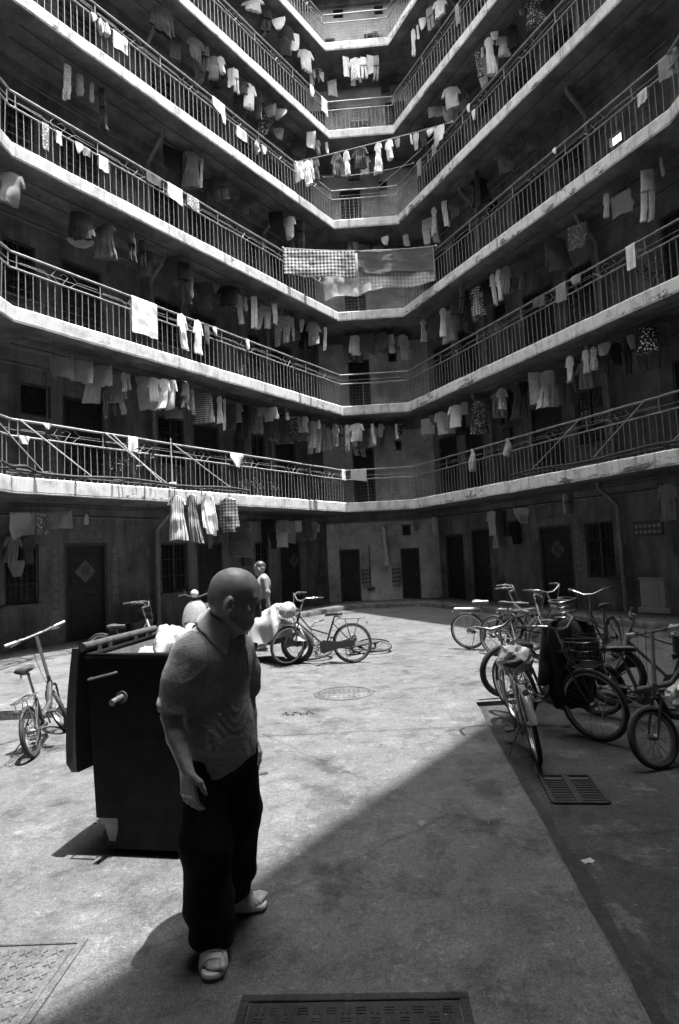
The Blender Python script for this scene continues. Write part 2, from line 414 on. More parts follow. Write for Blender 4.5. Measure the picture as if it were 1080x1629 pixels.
gm.loft(_rings, False, False); tag(gm.build('gutter', GUTTER, None, 0), kind='structure')
# raised bay where the folding bicycle leans, beside the sunlit wing
rb = MB(); bay = [(-2.3, 7.06), (-2.3, 9.3), (-5.9, 14.0), (-9, 14), (-9, 6.9)]
rb.add([(x, y, 0.105) for x, y in bay], [tuple(range(5))]); rb.add([(x, y, z) for z in (-.02, 0.09) for x, y in (bay[4], bay[0], bay[1], bay[2])], [(0,1,5,4),(1,2,6,5),(2,3,7,6)])
rb.add([(bay[4][0], bay[4][1], .09), (bay[0][0], bay[0][1], .09), (bay[0][0] - .012, bay[0][1] + .014, .105), (bay[4][0], bay[4][1] + .014, .105)], [(0, 1, 2, 3)])
tag(rb.build('raised_paving', KERB), kind='structure')

O0, OG, OW = offpoly(0), offpoly(GAL), offpoly(GAL + 5.0)
# ground-floor walkway under the galleries (a step up from the court)
for k in 'LMNPQRF':
    i = SIDE[k][0]; mb = MB(); seg = 40 if k != 'F' else 10
    prof = [(0.0, -.02), (0.005, 0.105), (0.02, 0.13), (GAL + .02, 0.13)]
    pol = [(offpoly(o), z) for o, z in prof]; rings = []
    for s in range(seg + 1):
        t = s / seg; r = []
        for q, (po, z) in enumerate(pol):
            c = po[i].lerp(po[(i + 1) % NPOL], t); j = mnoise.noise(Vector((c.x * 1.7, c.y * 1.7, 3))) * 0.012 if 0 < s < seg and q < 3 else 0
            r.append(Vector((c.x + j, c.y + j, z + (j * .4 if q else 0))))
        rings.append(r)
    mb.loft(rings, False, False)
    tag(mb.build('walkway', KERB, smooth=30), kind='structure')

# ---------------------------------------------------------------- the apartment block
bld = thing('apartment_building', 'weathered apartment block of six whitewashed galleries wrapped round a narrow courtyard', 'building', (0, 19.1, 0))
BP = Vector((0, 19.1, 0))
def part(mb, name, mats, parent=None, smooth=35):
    """a part of the block: world coordinates moved into the block's own frame"""
    root = parent or bld
    off = BP if parent is None else Vector(parent['pos'])
    mb.v = [(x - off.x, y - off.y, z - off.z) for x, y, z in mb.v]
    o = mb.build(name, mats, root, smooth); o['pos'] = (BP.x, BP.y, BP.z) if parent is None else parent['pos']; return o

def slab(side, l, roof=False):
    i = SIDE[side][0]; ln = SIDE[side][4]; z0, z1 = zs(l), zs(l) + TH; seg = max(4, int(ln / 0.22))
    back = GAL + .2 if not roof else GAL + 5
    prof = [(back, z0), (0.035, z0), (0.012, z0 + .004), (0.004, z0 + .022), (0.022, z0 + .034), (0.004, z0 + .05), (0.0, z1 - .03), (0.016, z1 - .006), (0.06, z1), (back, z1)]
    mt = [1, 1, 0, 0, 0, 0, 0, 0, 2]
    pol = [offpoly(o) for o, z in prof]; rings = []
    for s in range(seg + 1):
        t = s / seg; r = []; e = min(1, min(s, seg - s) / 1.5)
        for q, (o, z) in enumerate(prof):
            c = pol[q][i].lerp(pol[q][(i + 1) % NPOL], t)
            h = Vector((c.x * 1.3, c.y * 1.3, l * 5.1)); j = mnoise.noise(h) * .010 * e; j2 = mnoise.noise(h * 2.9 + Vector((7, 0, 0))) * .010 * e
            if 0 < q < len(prof) - 1: r.append(Vector((c.x + SIDE[side][3].x * j, c.y + SIDE[side][3].y * j, z + j2)))
            else: r.append(Vector((c.x, c.y, z)))
        rings.append(r)
    mb = MB(); n = len(prof); vs = [p for r in rings for p in r]
    for s in range(seg):
        for q in range(n - 1): mb.m.append(mt[q]); mb.f.append((s*n+q, s*n+q+1, (s+1)*n+q+1, (s+1)*n+q))
    mb.v = [tuple(p) for p in vs]
    f = FASCIA_W if side in 'RPQ' else FASCIA
    return part(mb, 'gallery_slab' if not roof else 'roof_slab', [f, SOFFIT, FLOOR], smooth=25)
for l in range(1, 7):
    for k in 'LMNKPQRF': slab(k, l)
for k in 'LMNKPQRF': slab(k, 7, True)

# openings: (s0, s1, z0, z1, kind) with z above the gallery floor
OPEN = {
 'L': [(7.66, 8.69, 0, 2.12, 'door'), (9.25, 9.95, 0.9, 2.1, 'window'), (5.30, 6.15, 0.85, 2.1, 'window'), (4.05, 5.0, 0, 2.1, 'door'), (0.65, 1.65, 0, 2.1, 'door'), (2.15, 2.75, 1.0, 2.1, 'window')],
 'R': [(-0.55, 0.45, 0, 2.1, 'door'), (0.85, 1.75, 0.0, 2.2, 'door'), (3.78, 4.95, 0, 2.1, 'door'), (5.35, 6.2, 0.75, 2.1, 'window'), (8.0, 9.0, 0, 2.1, 'door'), (9.5, 10.4, 0.9, 2.1, 'window'), (2.55, 3.1, 1.9, 2.35, 'vent')],
 'F': [(-0.42, 0.28, 0, 1.78, 'door'), (1.68, 2.32, 0, 1.72, 'door'), (1.78, 2.08, 2.16, 2.54, 'vent')],
 'N': [(1.0, 1.9, 0, 2.1, 'door'), (2.6, 3.4, .9, 2.1, 'window'), (6, 6.9, 0, 2.1, 'door')],
 'M': [], 'Q': [], 'P': [(1.0, 1.9, 0, 2.1, 'door'), (2.6, 3.4, .9, 2.1, 'window'), (6, 6.9, 0, 2.1, 'door')], 'K': []}
def openings(side, l):
    o = list(OPEN[side])
    if side == 'F' and l == 6: return [(0.28, 0.66, 2.25, 2.62, 'vent'), (1.79, 2.13, 2.25, 2.62, 'vent'), (-.06, .3, 1.2, 1.5, 'vent'), (1.38, 1.72, 1.2, 1.55, 'vent')]
    if side == 'F' and l == 5: return [(-0.85, -0.2, 0, 1.9, 'door'), (2.0, 2.75, 0, 2.0, 'door')]
    if side == 'F' and l >= 1: return [(0.2, 0.95, 0, 2.0, 'door'), (1.62, 1.92, 1.85, 2.2, 'vent')]
    if side == 'L' and l == 1: return [q for q in o if q[0] != 9.25] + [(8.95, 9.62, 1.55, 2.25, 'vent')]
    if side == 'R' and l == 3: return [q for q in o if q[0] not in (8.0,)] + [(6.95, 7.28, 1.24, 1.52, 'hole')]
    return o
def P2(mb_pts, *a): pass
def wall(side, l):
    i, p, d, n, ln = SIDE[side]
    e = [OG[i], OG[(i + 1) % NPOL]]; ss = sorted((q - p).dot(d) for q in e); z0, z1 = zf(l) - (.15 if l == 0 else .0), zs(l + 1) + .002
    ops = openings(side, l) if not (side == 'K' and l == 0) else []
    zb = zf(l); ops = [(a, b, zb + c - (0.0 if c > 0 else .0), zb + f, k) for a, b, c, f, k in ops]
    S = sorted({ss[0], ss[1], *[o[0] for o in ops], *[o[1] for o in ops]}); Zz = sorted({z0, z1, *[o[2] for o in ops], *[o[3] for o in ops]})
    mb = MB()
    for a, b in zip(S, S[1:]):
        for c, f in zip(Zz, Zz[1:]):
            ms, mz = (a + b) / 2, (c + f) / 2
            if any(o[0] < ms < o[1] and o[2] < mz < o[3] for o in ops): continue
            mb.add([P3(side, a, GAL, c), P3(side, b, GAL, c), P3(side, b, GAL, f), P3(side, a, GAL, f)], [(0, 1, 2, 3)])
    dp = 0.13
    for a, b, c, f, k in ops:
        q = [(a, c), (b, c), (b, f), (a, f)]
        for (s1, z1_), (s2, z2_) in zip(q, q[1:] + q[:1]):
            mb.add([P3(side, s1, GAL, z1_), P3(side, s2, GAL, z2_), P3(side, s2, GAL + dp, z2_), P3(side, s1, GAL + dp, z1_)], [(0, 1, 2, 3)])
    for a, b, c, f, k in ops:
        if k != 'hole': mb.add([P3(side, a, GAL + dp, c), P3(side, b, GAL + dp, c), P3(side, b, GAL + dp, f), P3(side, a, GAL + dp, f)], [(0, 1, 2, 3)])
    w = part(mb, 'wall', WALL_LIT if l == 6 or side == 'F' else WALL, smooth=0)
    yaw = Matrix.Rotation(yaw_of(side), 3, 'Z')
    def bx(mb, s, o, z, ds, do, dz, bev=.006): mb.box(P3(side, s, o, z), (ds, do, dz), yaw, 0, bev)
    for a, b, c, f, k in ops:
        w_, h = b - a, f - c; cs, cz = (a + b) / 2, (c + f) / 2
        if k == 'hole': continue
        if k == 'door':
            m = MB()
            for s in (a + .03, b - .03): bx(m, s, GAL + .06, cz, .06, .10, h)
            bx(m, cs, GAL + .06, f - .03, w_ - .12, .10, .06)
            fr = part(m, 'door', DFRAME)
            m = MB(); bx(m, cs, GAL + .095, cz - .02, w_ - .105, .04, h - .035)
            bx(m, cs, GAL + .071, c + h * .72, w_ - .36, .012, h * .34); bx(m, cs, GAL + .071, c + h * .27, w_ - .36, .012, h * .36)
            part(m, 'door_panel', DOOR, fr)
            if (int(a * 7) + l) % 2 == 0 and side in 'LR':
                m = MB(); nb = int(w_ / .10)
                for q in range(1, nb): s_ = a + w_ * q / nb; m.tube([P3(side, s_, GAL + .005, c + .03), P3(side, s_, GAL + .005, f - .03)], .007, 5)
                for z in (c + .05, c + h * .45, c + h * .55, f - .06): bx(m, cs, GAL + .012, z, w_ - .04, .012, .03, 0)
                tag(part(m, 'security_gate', IRON, fr), kind='stuff')
            m = MB(); bx(m, b - .13, GAL + .055, c + h * .48, .03, .04, .12); part(m, 'handle', STEEL, fr)
        else:
            m = MB()
            for s in (a + .025, b - .025): bx(m, s, GAL + .06, cz, .05, .06, h)
            for z in (c + .025, f - .025): bx(m, cs, GAL + .06, z, w_ - .1, .06, .05)
            if k == 'window': bx(m, cs, GAL + .06, cz, .045, .055, h - .1)
            fr = part(m, 'window' if k == 'window' else 'vent_window', DFRAME)
            m = MB(); bx(m, cs, GAL + .08, cz, w_ - .1, .01, h - .1, 0); part(m, 'pane', GLASS, fr, 0)
            if k == 'window':
                m = MB(); nb = max(3, int(w_ / .11))
                for q in range(1, nb): s = a + w_ * q / nb; m.tube([P3(side, s, GAL + .012, c + .01), P3(side, s, GAL + .012, f - .01)], .007, 6)
                for z in (c + h * .33, c + h * .67): bx(m, cs, GAL + .022, z, w_, .006, .02, 0)
                tag(part(m, 'window_bars', IRON, fr), kind='stuff')
                m = MB(); bx(m, cs, GAL - .02, c - .03, w_ + .14, .10, .05); part(m, 'sill', WALL, fr)
    # ring beam where the wall meets the slab above, and a run of conduit beneath it
    m = MB(); c0, c1 = offpoly(GAL - .16), offpoly(GAL - .001)
    zt = zs(l + 1); q = [c0[i], c0[(i + 1) % NPOL], c1[(i + 1) % NPOL], c1[i]]
    m.add([(p_.x, p_.y, z) for z in (zt - .22, zt + .002) for p_ in q], [(3, 2, 1, 0), (0, 1, 5, 4)])
    part(m, 'ring_beam', SOFFIT, smooth=0)
    m = MB(); o0 = offpoly(GAL - .06); a, b = o0[i], o0[(i + 1) % NPOL]
    m.tube([Vector((*a.lerp(b, t), zt - .27 + .008 * math.sin(t * 17 + l))) for t in [k / 12 for k in range(13)]], .018, 6); part(m, 'conduit', PIPE)
for l in range(0, 7):
    for k in 'LMNPQRF': wall(k, l) if l < 7 and not (l == 6 and False) else None
    if l > 0: wall('K', l)
    else: wall('K', 0)

# drain pipes with a swan-neck under each slab
def drain(side, s, l, o=GAL - .17, lit=False):
    m = MB(); z1 = zs(l + 1); z0 = zf(l); r = .055
    m.tube([P3(side, s + .02, o - .62, z1 + .01), P3(side, s + .02, o - .60, z1 - .10), P3(side, s + .01, o - .52, z1 - .18), P3(side, s, o - .12, z1 - .42), P3(side, s, o - .02, z1 - .52), P3(side, s, o, z1 - .66), P3(side, s, o, z0)], r, 12)
    for z in (z0 + .12, z0 + 1.1, z1 - .75): m.tube([P3(side, s, o, z), P3(side, s, o, z + .07)], r + .012, 12)
    m.box(P3(side, s, o + .07, z0 + 1.5), (.03, .12, .03), Matrix.Rotation(yaw_of(side), 3, 'Z'))
    part(m, 'drain_pipe', PIPE)
for l in range(0, 6):
    drain('L', 6.40, l); drain('R', 6.52, l)
    if l: drain('L', 2.0, l); drain('R', 2.35, l)
# thin vertical cable trunking on the shaded wall
for l, s in ((0, 3.2), (1, 9.05), (2, 3.4)):
    m = MB(); m.tube([P3('L', s, GAL - .02, zf(l)), P3('L', s, GAL - .02, zs(l + 1))], .016, 6); part(m, 'conduit', PIPE)

# ---------------------------------------------------------------- gallery railings
NAMES = {0: 'ground-floor', 1: 'first-floor', 2: 'second-floor', 3: 'third-floor', 4: 'fourth-floor', 5: 'fifth-floor', 6: 'sixth-floor'}
WING = {'L': 'sunlit wing', 'R': 'shaded wing', 'F': 'narrow end', 'M': 'cut corner beyond the sunlit wing', 'Q': 'cut corner beyond the shaded wing', 'N': 'near sunlit return', 'P': 'near shaded return', 'K': 'entrance end'}
BAL = {}
def bal_mesh(h, mat, r=.0085):
    k = (round(h, 3), mat.name)
    if k not in BAL:
        m = MB(); m.tube([(0, 0, 0), (0, 0, h * .5), (0, 0, h)], r, 6); m.tube([(0, 0, 0), (0, 0, .05)], r * 1.5, 6)
        BAL[k] = m.mesh('baluster', mat)
    return BAL[k]
def railing(side, l):
    i, p, d, n, ln = SIDE[side]; z0 = zs(l) + TH; mat = RAILM if side in 'LMNF' else RAIL_SHADED
    O = .075; H1, H2 = 1.045, .742
    yaw = yaw_of(side)
    root = thing('gallery_railing', 'iron %s gallery railing along the %s of the courtyard' % (NAMES[l], WING[side]), 'railing', P3(side, 0, O, z0), yaw, 'gallery railings')
    pol = offpoly(O); a, b = pol[i], pol[(i + 1) % NPOL]
    sa, sb = sorted(((q - p).dot(d) for q in (a, b)))
    def loc(s, z, o=O):   # to the railing's frame: x along, y = behind/inwards
        q = P3(side, s, o, z) - root.location; c, sn = math.cos(-yaw), math.sin(-yaw)
        return Vector((q.x * c - q.y * sn, q.x * sn + q.y * c, q.z))
    rnd = random.Random(l * 31 + ord(side))
    def rail(nm, h, r):
        m = MB(); k = max(4, int(ln / .5))
        m.tube([loc(sa + (sb - sa) * t / k, z0 + h + (rnd.uniform(-.006, .006) if 0 < t < k else 0), O + (rnd.uniform(-.004, .004) if 0 < t < k else 0)) for t in range(k + 1)], r, 10)
        return m.build(nm, mat, root)
    rail('top_rail', H1, .024); rail('lower_rail', H2, .019); 
    m = MB(); k = 10; m.tube([loc(sa + (sb - sa) * t / k, z0 + .86 + rnd.uniform(-.008, .008)) for t in range(k + 1)], .005, 5); m.build('wire', mat, root)
    detail = side in 'LRF'
    # posts between the two rails
    np_ = max(1, round(ln / 1.72)); base = bal_mesh(H1 - H2, mat, .013)
    for q in range(np_ + (1 if side != 'F' else 1)):
        s = sa + (sb - sa) * q / np_ if side == 'F' else min(sb, .05 + q * 1.72)
        o = link('post', base, root); o.location = loc(s, z0 + H2)
    # balusters
    sp = .142; nb = int((sb - sa) / sp); meshpanel = side == 'F' and l in (1, 2, 3, 6)
    bm_ = bal_mesh(H2 + .03, mat)
    if side in 'NPKQ':
        m = MB()
        for q in range(1, nb):
            s = sa + q * (sb - sa) / nb
            if side == 'N' and s < 2.2:
                o = link('baluster', bm_, root); o.location = loc(s, z0 - .03); continue
            m.tube([loc(s, z0 - .03), loc(s, z0 + H2)], .0085, 5)
        tag(m.build('balusters', mat, root), kind='stuff')
    else:
        for q in range(1, nb):
            s = sa + q * (sb - sa) / nb
            if meshpanel and q % 5: continue
            o = link('baluster', bm_, root); o.location = loc(s, z0 - .03)
            o.rotation_euler = (rnd.uniform(-.02, .02), rnd.uniform(-.014, .014), 0)
    # netting wired to the back of the bars
    if detail:
        m = MB(); g = .11 if side == 'F' else .24
        for h in np.arange(.10, H2 - .05, .15 if side != 'F' else .11): m.tube([loc(sa + (sb - sa) * t / 14, z0 + h + rnd.uniform(-.012, .012), O + .035) for t in range(15)], .0035, 4)
        for s in np.arange(sa + .05, sb, g): m.tube([loc(s, z0 + .02, O + .036), loc(s + rnd.uniform(-.01, .01), z0 + H2 - .01, O + .036)], .003, 4)
        tag(m.build('wire_netting', RAIL_SHADED if side == 'F' else IRON, root), kind='stuff')
    # bent-rod fret set between the rails, one to each bay
    if side in 'LNR':
        for q in range(np_):
            c = .05 + (q + .5) * 1.72
            if c > sb - .4: continue
            m = MB(); zl = z0 + H2 + .012; zu = z0 + H1 - .012; zm = (zl + zu) / 2; r = .005
            for pts in ([(-.80, zm + .02), (-.36, zm + .01), (-.20, zl + .01)], [(-.34, zm + .02), (-.22, zu - .02)], [(-.16, zm + .05), (-.04, zl + .02)], [(-.16, zm + .05), (-.06, zu - .05), (.02, zm + .03)], [(.06, zl + .01), (.18, zm - .01)], [(.18, zm - .01), (.10, zu - .03)], [(.22, zl + .02), (.34, zm), (.80, zm - .01)]):
                m.tube([loc(c + x, z) for x, z in pts], r, 5)
            m.build('fret', mat, root)
    return root
for l in range(1, 7):
    for k in 'LRF': railing(k, l)
    for k in 'MNPQ': railing(k, l)
    if l < 4: railing('K', l)

# ---------------------------------------------------------------- drying racks built out over the court
def drying_rack(side, s0, s1, out, label, stays, cross):
    l = 1; z = zs(1) + TH + .01
    yaw = yaw_of(side); o0 = P3(side, s0, 0, z)
    root = thing('drying_rack', label, 'drying rack', o0, yaw)
    def loc(s, o, dz=0):
        q = P3(side, s, o, z + dz) - o0; c, sn = math.cos(-yaw), math.sin(-yaw); return Vector((q.x * c - q.y * sn, q.x * sn + q.y * c, q.z))
    m = MB(); ks = [s0 + (s1 - s0) * t / 10 for t in range(11)]
    m.tube([loc(s, -out, .03 * math.sin(t * 1.3)) for t, s in enumerate(ks)], .026, 8); m.build('outer_bar', IRON, root)
    m = MB(); m.tube([loc(s, -out * .45) for s in ks], .016, 8); m.build('middle_bar', IRON, root)
    for s in cross:
        m = MB(); m.tube([loc(s, .05), loc(s + .05, -out)], .019, 8); m.build('cross_bar', IRON, root)
    for s, ds in stays:
        m = MB(); m.tube([loc(s, .06, 1.05), loc(s + ds, -out, .01)], .014, 8); m.build('stay', RAILM if side in 'LN' else RAIL_SHADED, root)
    return root
drying_rack('L', 5.1, 10.75, .6, 'rusty iron drying rack jutting from the sunlit wing above the striped laundry', [(10.35, -1.0), (8.62, -1.0), (8.45, -.72), (6.9, -1.2)], [5.2, 6.1, 6.9, 7.7, 8.5, 9.3, 10.1])
drying_rack('R', 5.2, 11.3, .58, 'rusty iron drying rack jutting from the shaded wing over the bicycles', [(6.78, -.95), (8.38, -.8), (10.2, -.9)], [5.3, 6.3, 7.2, 8.1, 9.0, 9.9, 10.8])
drying_rack('M', -.3, 1.4, .6, 'rusty iron drying rack round the bend beyond the sunlit wing', [(.75, -.6)], [.1, .8])

# ---------------------------------------------------------------- washing
# hang, kind, pattern, shade, wing, gallery, along, behind edge, top z, width, height
GARMENTS = [
('S','T','plain',0.74,'L',5,3.08,0.46,18.56,0.67,0.34),('S','P','plain',0.018,'L',5,2.59,0.34,18.56,0.27,0.74),('S','U','plain',0.74,'L',5,2.15,0.24,18.56,0.35,0.39),
('S','T','plain',0.018,'L',5,1.76,0.24,18.56,0.52,1.0),('S','W','plain',0.74,'L',5,1.37,0.2,18.56,0.2,0.57),('S','T','plain',0.74,'L',5,0.71,0.34,18.57,0.54,0.73),
('S','H','plain',0.24,'L',5,-0.26,0.61,18.56,0.48,0.44),('S','W','plain',0.74,'F',5,0.14,0.97,18.56,0.27,0.58),('S','W','plain',0.74,'F',5,0.68,0.12,18.64,0.19,0.71),
('S','T','print',0.74,'F',5,1.0,0.12,18.59,0.47,0.77),('S','P','plain',0.74,'F',5,1.28,0.12,18.58,0.21,0.75),('S','W','plain',0.52,'F',5,1.54,0.12,18.6,0.26,0.64),
('S','P','plain',0.24,'F',5,1.71,0.12,18.59,0.17,0.9),('S','K','plain',0.74,'F',5,0.9,1.06,18.56,0.18,0.2),('S','K','plain',0.74,'F',5,1.15,0.89,18.56,0.09,0.24),
('S','T','plain',0.018,'F',5,2.04,1.02,18.56,0.45,0.56),('S','T','plain',0.74,'R',5,1.1,0.28,18.56,0.14,0.91),('S','K','plain',0.74,'R',5,1.27,0.34,18.57,0.08,0.5),
('S','U','plain',0.74,'R',5,1.56,0.34,18.57,0.2,0.4),('S','T','plain',0.74,'R',5,2.28,0.49,18.57,0.46,0.54),('S','P','plain',0.24,'R',5,1.95,0.34,18.56,0.23,0.78),
('S','U','plain',0.24,'R',5,1.79,0.76,18.57,0.2,0.36),('S','J','plain',0.018,'L',4,6.69,0.23,15.42,0.65,0.71),('S','T','plain',0.085,'L',4,5.6,0.29,15.41,0.4,0.63),
('S','P','stripe',0.085,'L',4,5.26,0.28,15.42,0.2,0.74),('S','T','plain',0.24,'L',4,4.89,0.32,15.41,0.31,0.62),('S','T','plain',0.52,'L',4,4.78,0.19,15.42,0.17,0.51),
('S','U','plain',0.085,'L',4,4.35,0.9,15.42,0.25,0.36),('S','W','plain',0.74,'L',4,4.33,0.26,15.41,0.16,0.53),('S','P','plain',0.74,'L',4,4.23,0.17,15.41,0.14,0.69),
('S','U','plain',0.52,'L',4,3.49,0.71,15.41,0.26,0.33),('S','T','plain',0.74,'L',4,3.63,0.24,15.41,0.36,0.76),('S','T','plain',0.085,'L',4,3.8,0.35,15.42,0.33,0.4),
('S','T','plain',0.018,'L',4,3.26,0.24,15.42,0.26,0.92),('S','U','plain',0.24,'L',4,2.64,0.33,15.42,0.34,0.38),('S','U','plain',0.24,'L',4,2.34,0.19,15.41,0.35,0.31),
('S','W','plain',0.52,'L',4,0.87,0.12,15.48,0.25,0.57),('S','T','plain',0.24,'L',4,0.51,0.14,15.41,0.15,0.5),('S','K','plain',0.74,'L',4,0.03,0.12,15.62,0.11,0.42),
('S','T','plain',0.52,'R',4,2.67,0.39,15.41,0.56,0.67),('S','W','plain',0.24,'R',4,1.82,0.42,15.42,0.35,0.35),('S','D','print',0.085,'R',4,3.98,0.33,15.42,0.16,0.78),
('S','K','plain',0.74,'R',4,4.16,0.36,15.41,0.1,0.31),('S','D','plain',0.74,'R',4,4.46,0.33,15.42,0.25,1.05),('S','U','plain',0.52,'R',4,4.69,0.35,15.41,0.17,0.23),
('S','T','plain',0.74,'R',4,4.66,0.68,15.41,0.37,0.54),('S','J','plain',0.018,'R',4,5.02,0.66,15.41,0.26,0.66),('S','D','print',0.085,'R',4,5.8,0.67,15.42,0.44,0.66),
('S','U','plain',0.24,'R',4,5.49,0.56,15.42,0.16,0.19),('S','W','lace',0.52,'L',3,9.16,0.31,12.26,0.12,0.79),('S','K','plain',0.24,'L',3,8.87,0.33,12.26,0.16,0.49),
('S','K','plain',0.24,'L',3,8.59,0.33,12.26,0.11,0.47),('S','P','plain',0.018,'L',3,8.36,0.31,12.26,0.13,1.11),('S','D','plain',0.085,'L',3,5.74,0.36,12.26,0.42,1.0),
('S','K','plain',0.52,'L',3,5.4,0.39,12.26,0.08,0.82),('S','T','plain',0.085,'L',3,4.68,0.89,12.26,0.31,0.7),('S','T','plain',0.52,'L',3,1.88,0.37,12.26,0.35,0.7),
('S','P','plain',0.018,'L',3,1.52,0.26,12.26,0.28,0.95),('S','U','plain',0.24,'F',3,0.7,0.43,12.26,0.17,0.3),('S','U','plain',0.52,'F',3,1.67,0.21,12.26,0.21,0.29),
('S','K','plain',0.52,'R',3,-0.05,0.3,12.26,0.21,0.38),('S','D','print',0.52,'R',3,1.6,0.3,12.26,0.17,0.85),('S','W','stripe',0.74,'R',3,1.99,0.4,12.26,0.13,0.8),
('S','P','plain',0.018,'R',3,3.53,0.42,12.27,0.11,1.09),('S','T','plain',0.52,'R',2,7.72,0.28,9.11,0.12,0.53),('S','W','plain',0.52,'R',2,7.83,0.59,9.11,0.35,0.46),
('S','K','plain',0.52,'R',2,8.01,0.61,9.11,0.11,0.34),('S','P','plain',0.52,'R',2,8.6,0.41,9.11,0.25,1.08),('S','K','plain',0.24,'R',2,8.97,0.32,9.12,0.07,0.41),
('S','T','plain',0.24,'L',2,10.43,0.12,9.15,0.5,0.61),('S','J','plain',0.018,'L',2,8.95,0.25,9.11,0.53,0.58),('S','U','plain',0.74,'L',2,8.37,1.21,9.11,0.57,0.2),
('S','D','plain',0.085,'L',2,8.34,0.3,9.11,0.44,0.75),('S','P','plain',0.018,'L',2,7.81,0.13,9.11,0.15,0.67),('S','P','plain',0.018,'L',2,7.46,0.22,9.11,0.13,0.66),
('S','P','plain',0.018,'L',2,6.17,0.33,9.11,0.28,1.09),('S','T','plain',0.018,'L',2,4.53,0.41,9.11,0.68,0.51),('S','W','plain',0.74,'L',2,3.62,0.37,9.11,0.14,0.89),
('S','T','plain',0.52,'L',2,4.0,0.58,9.11,0.18,0.84),('S','K','plain',0.74,'L',2,3.77,0.56,9.11,0.11,0.39),('S','W','plain',0.52,'L',2,2.89,0.26,9.11,0.13,0.59),
('S','T','plain',0.085,'L',2,1.93,0.57,9.11,0.14,0.58),('S','K','plain',0.52,'L',2,1.76,0.51,9.11,0.12,0.74),('S','U','plain',0.52,'L',2,1.45,0.39,9.11,0.12,0.39),
('S','T','plain',0.24,'L',2,1.06,0.25,9.11,0.4,0.72),('S','K','plain',0.74,'L',2,0.46,0.22,9.11,0.12,0.77),('S','K','plain',0.24,'F',2,0.19,0.8,9.11,0.11,0.51),
('S','P','plain',0.52,'F',2,0.72,0.96,9.11,0.17,0.65),('S','K','plain',0.52,'F',2,0.96,1.0,9.11,0.09,0.52),('S','T','plain',0.24,'F',2,1.55,1.05,9.11,0.17,0.65),
('S','T','plain',0.74,'F',2,1.74,0.9,9.11,0.21,0.6),('S','W','plain',0.24,'F',2,1.98,1.01,9.11,0.3,0.47),('S','T','plain',0.52,'F',2,2.14,0.86,9.11,0.36,0.86),
('S','D','print',0.52,'R',2,0.6,0.35,9.11,0.2,0.72),('S','D','plain',0.74,'R',2,1.55,0.44,9.11,0.21,0.89),('S','P','plain',0.018,'R',2,2.94,0.12,9.13,0.14,0.78),
('S','T','plain',0.018,'R',2,2.81,0.35,9.11,0.16,0.9),('S','D','plaid',0.74,'R',2,3.13,0.55,9.11,0.39,0.82),('S','T','plain',0.74,'R',2,3.89,0.41,9.11,0.15,0.82),
('S','T','plain',0.74,'R',2,4.17,0.37,9.11,0.15,0.84),('S','T','plain',0.24,'R',2,4.36,0.46,9.11,0.28,0.73),('S','W','plain',0.24,'L',1,9.31,0.43,5.96,0.36,0.41),
('S','W','plain',0.24,'L',1,8.92,0.35,5.96,0.36,0.44),('S','W','plain',0.24,'L',1,8.47,0.35,5.96,0.35,0.43),('S','T','plain',0.52,'L',1,7.9,0.38,5.96,0.12,0.42),
('S','K','plain',0.52,'L',1,7.78,0.39,5.96,0.08,0.36),('S','U','plain',0.085,'L',1,7.59,0.47,5.96,0.17,0.34),('S','U','plain',0.24,'L',1,7.46,0.33,5.96,0.26,0.28),
('S','T','plain',0.52,'L',1,7.24,0.24,5.96,0.29,0.57),('S','T','plain',0.52,'L',1,7.02,0.15,5.96,0.28,0.7),('S','T','plain',0.52,'L',1,6.81,0.12,5.97,0.23,0.67),
('S','J','plain',0.018,'L',1,6.53,0.12,6.0,0.36,0.65),('S','W','plain',0.24,'L',1,6.33,0.16,5.96,0.09,0.6),('S','T','plain',0.52,'L',1,6.03,0.32,5.96,0.09,0.62),
('S','T','hoop',0.085,'L',1,5.63,0.39,5.96,0.41,0.79),('S','D','print',0.52,'L',1,5.43,0.35,5.96,0.14,0.73),('S','T','plain',0.085,'L',1,5.19,0.45,5.96,0.15,0.75),
('S','D','plain',0.74,'L',1,5.09,0.35,5.96,0.15,0.71),('S','K','plain',0.74,'L',1,4.83,0.44,5.96,0.08,0.83),('S','T','plain',0.24,'L',1,4.24,0.57,5.96,0.27,0.51),
('S','P','plain',0.018,'L',1,4.03,0.56,5.96,0.31,0.97),('S','H','plain',0.74,'L',1,7.54,1.3,5.75,0.44,0.59),('S','W','plain',0.24,'L',1,3.49,0.41,5.96,0.28,0.25),
('S','U','plain',0.24,'L',1,3.31,0.24,5.96,0.35,0.39),('S','K','plain',0.52,'L',1,3.18,0.12,5.96,0.14,0.32),('S','H','plain',0.24,'L',1,1.52,1.3,5.91,0.44,0.64),
('S','K','plain',0.74,'L',1,2.48,0.27,5.96,0.11,0.22),('S','T','plain',0.24,'L',1,1.88,0.34,5.96,0.11,0.49),('S','T','plain',0.24,'L',1,1.77,0.23,5.96,0.27,0.49),
('S','D','plain',0.52,'L',1,1.02,0.45,5.96,0.28,0.83),('S','K','plain',0.74,'L',1,1.03,0.22,5.96,0.1,0.27),('S','T','plain',0.24,'L',1,0.49,0.43,5.96,0.16,0.89),
('S','D','print',0.74,'L',1,-0.07,0.67,5.96,0.17,0.75),('S','T','plain',0.24,'L',1,0.21,0.18,5.96,0.22,0.73),('S','P','plain',0.085,'L',1,-0.05,0.17,5.96,0.18,0.86),
('S','P','plain',0.52,'F',1,0.11,0.2,5.96,0.14,0.91),('S','T','print',0.52,'F',1,0.42,0.12,5.97,0.53,0.57),('S','P','print',0.52,'F',1,0.44,1.3,5.65,0.43,0.56),
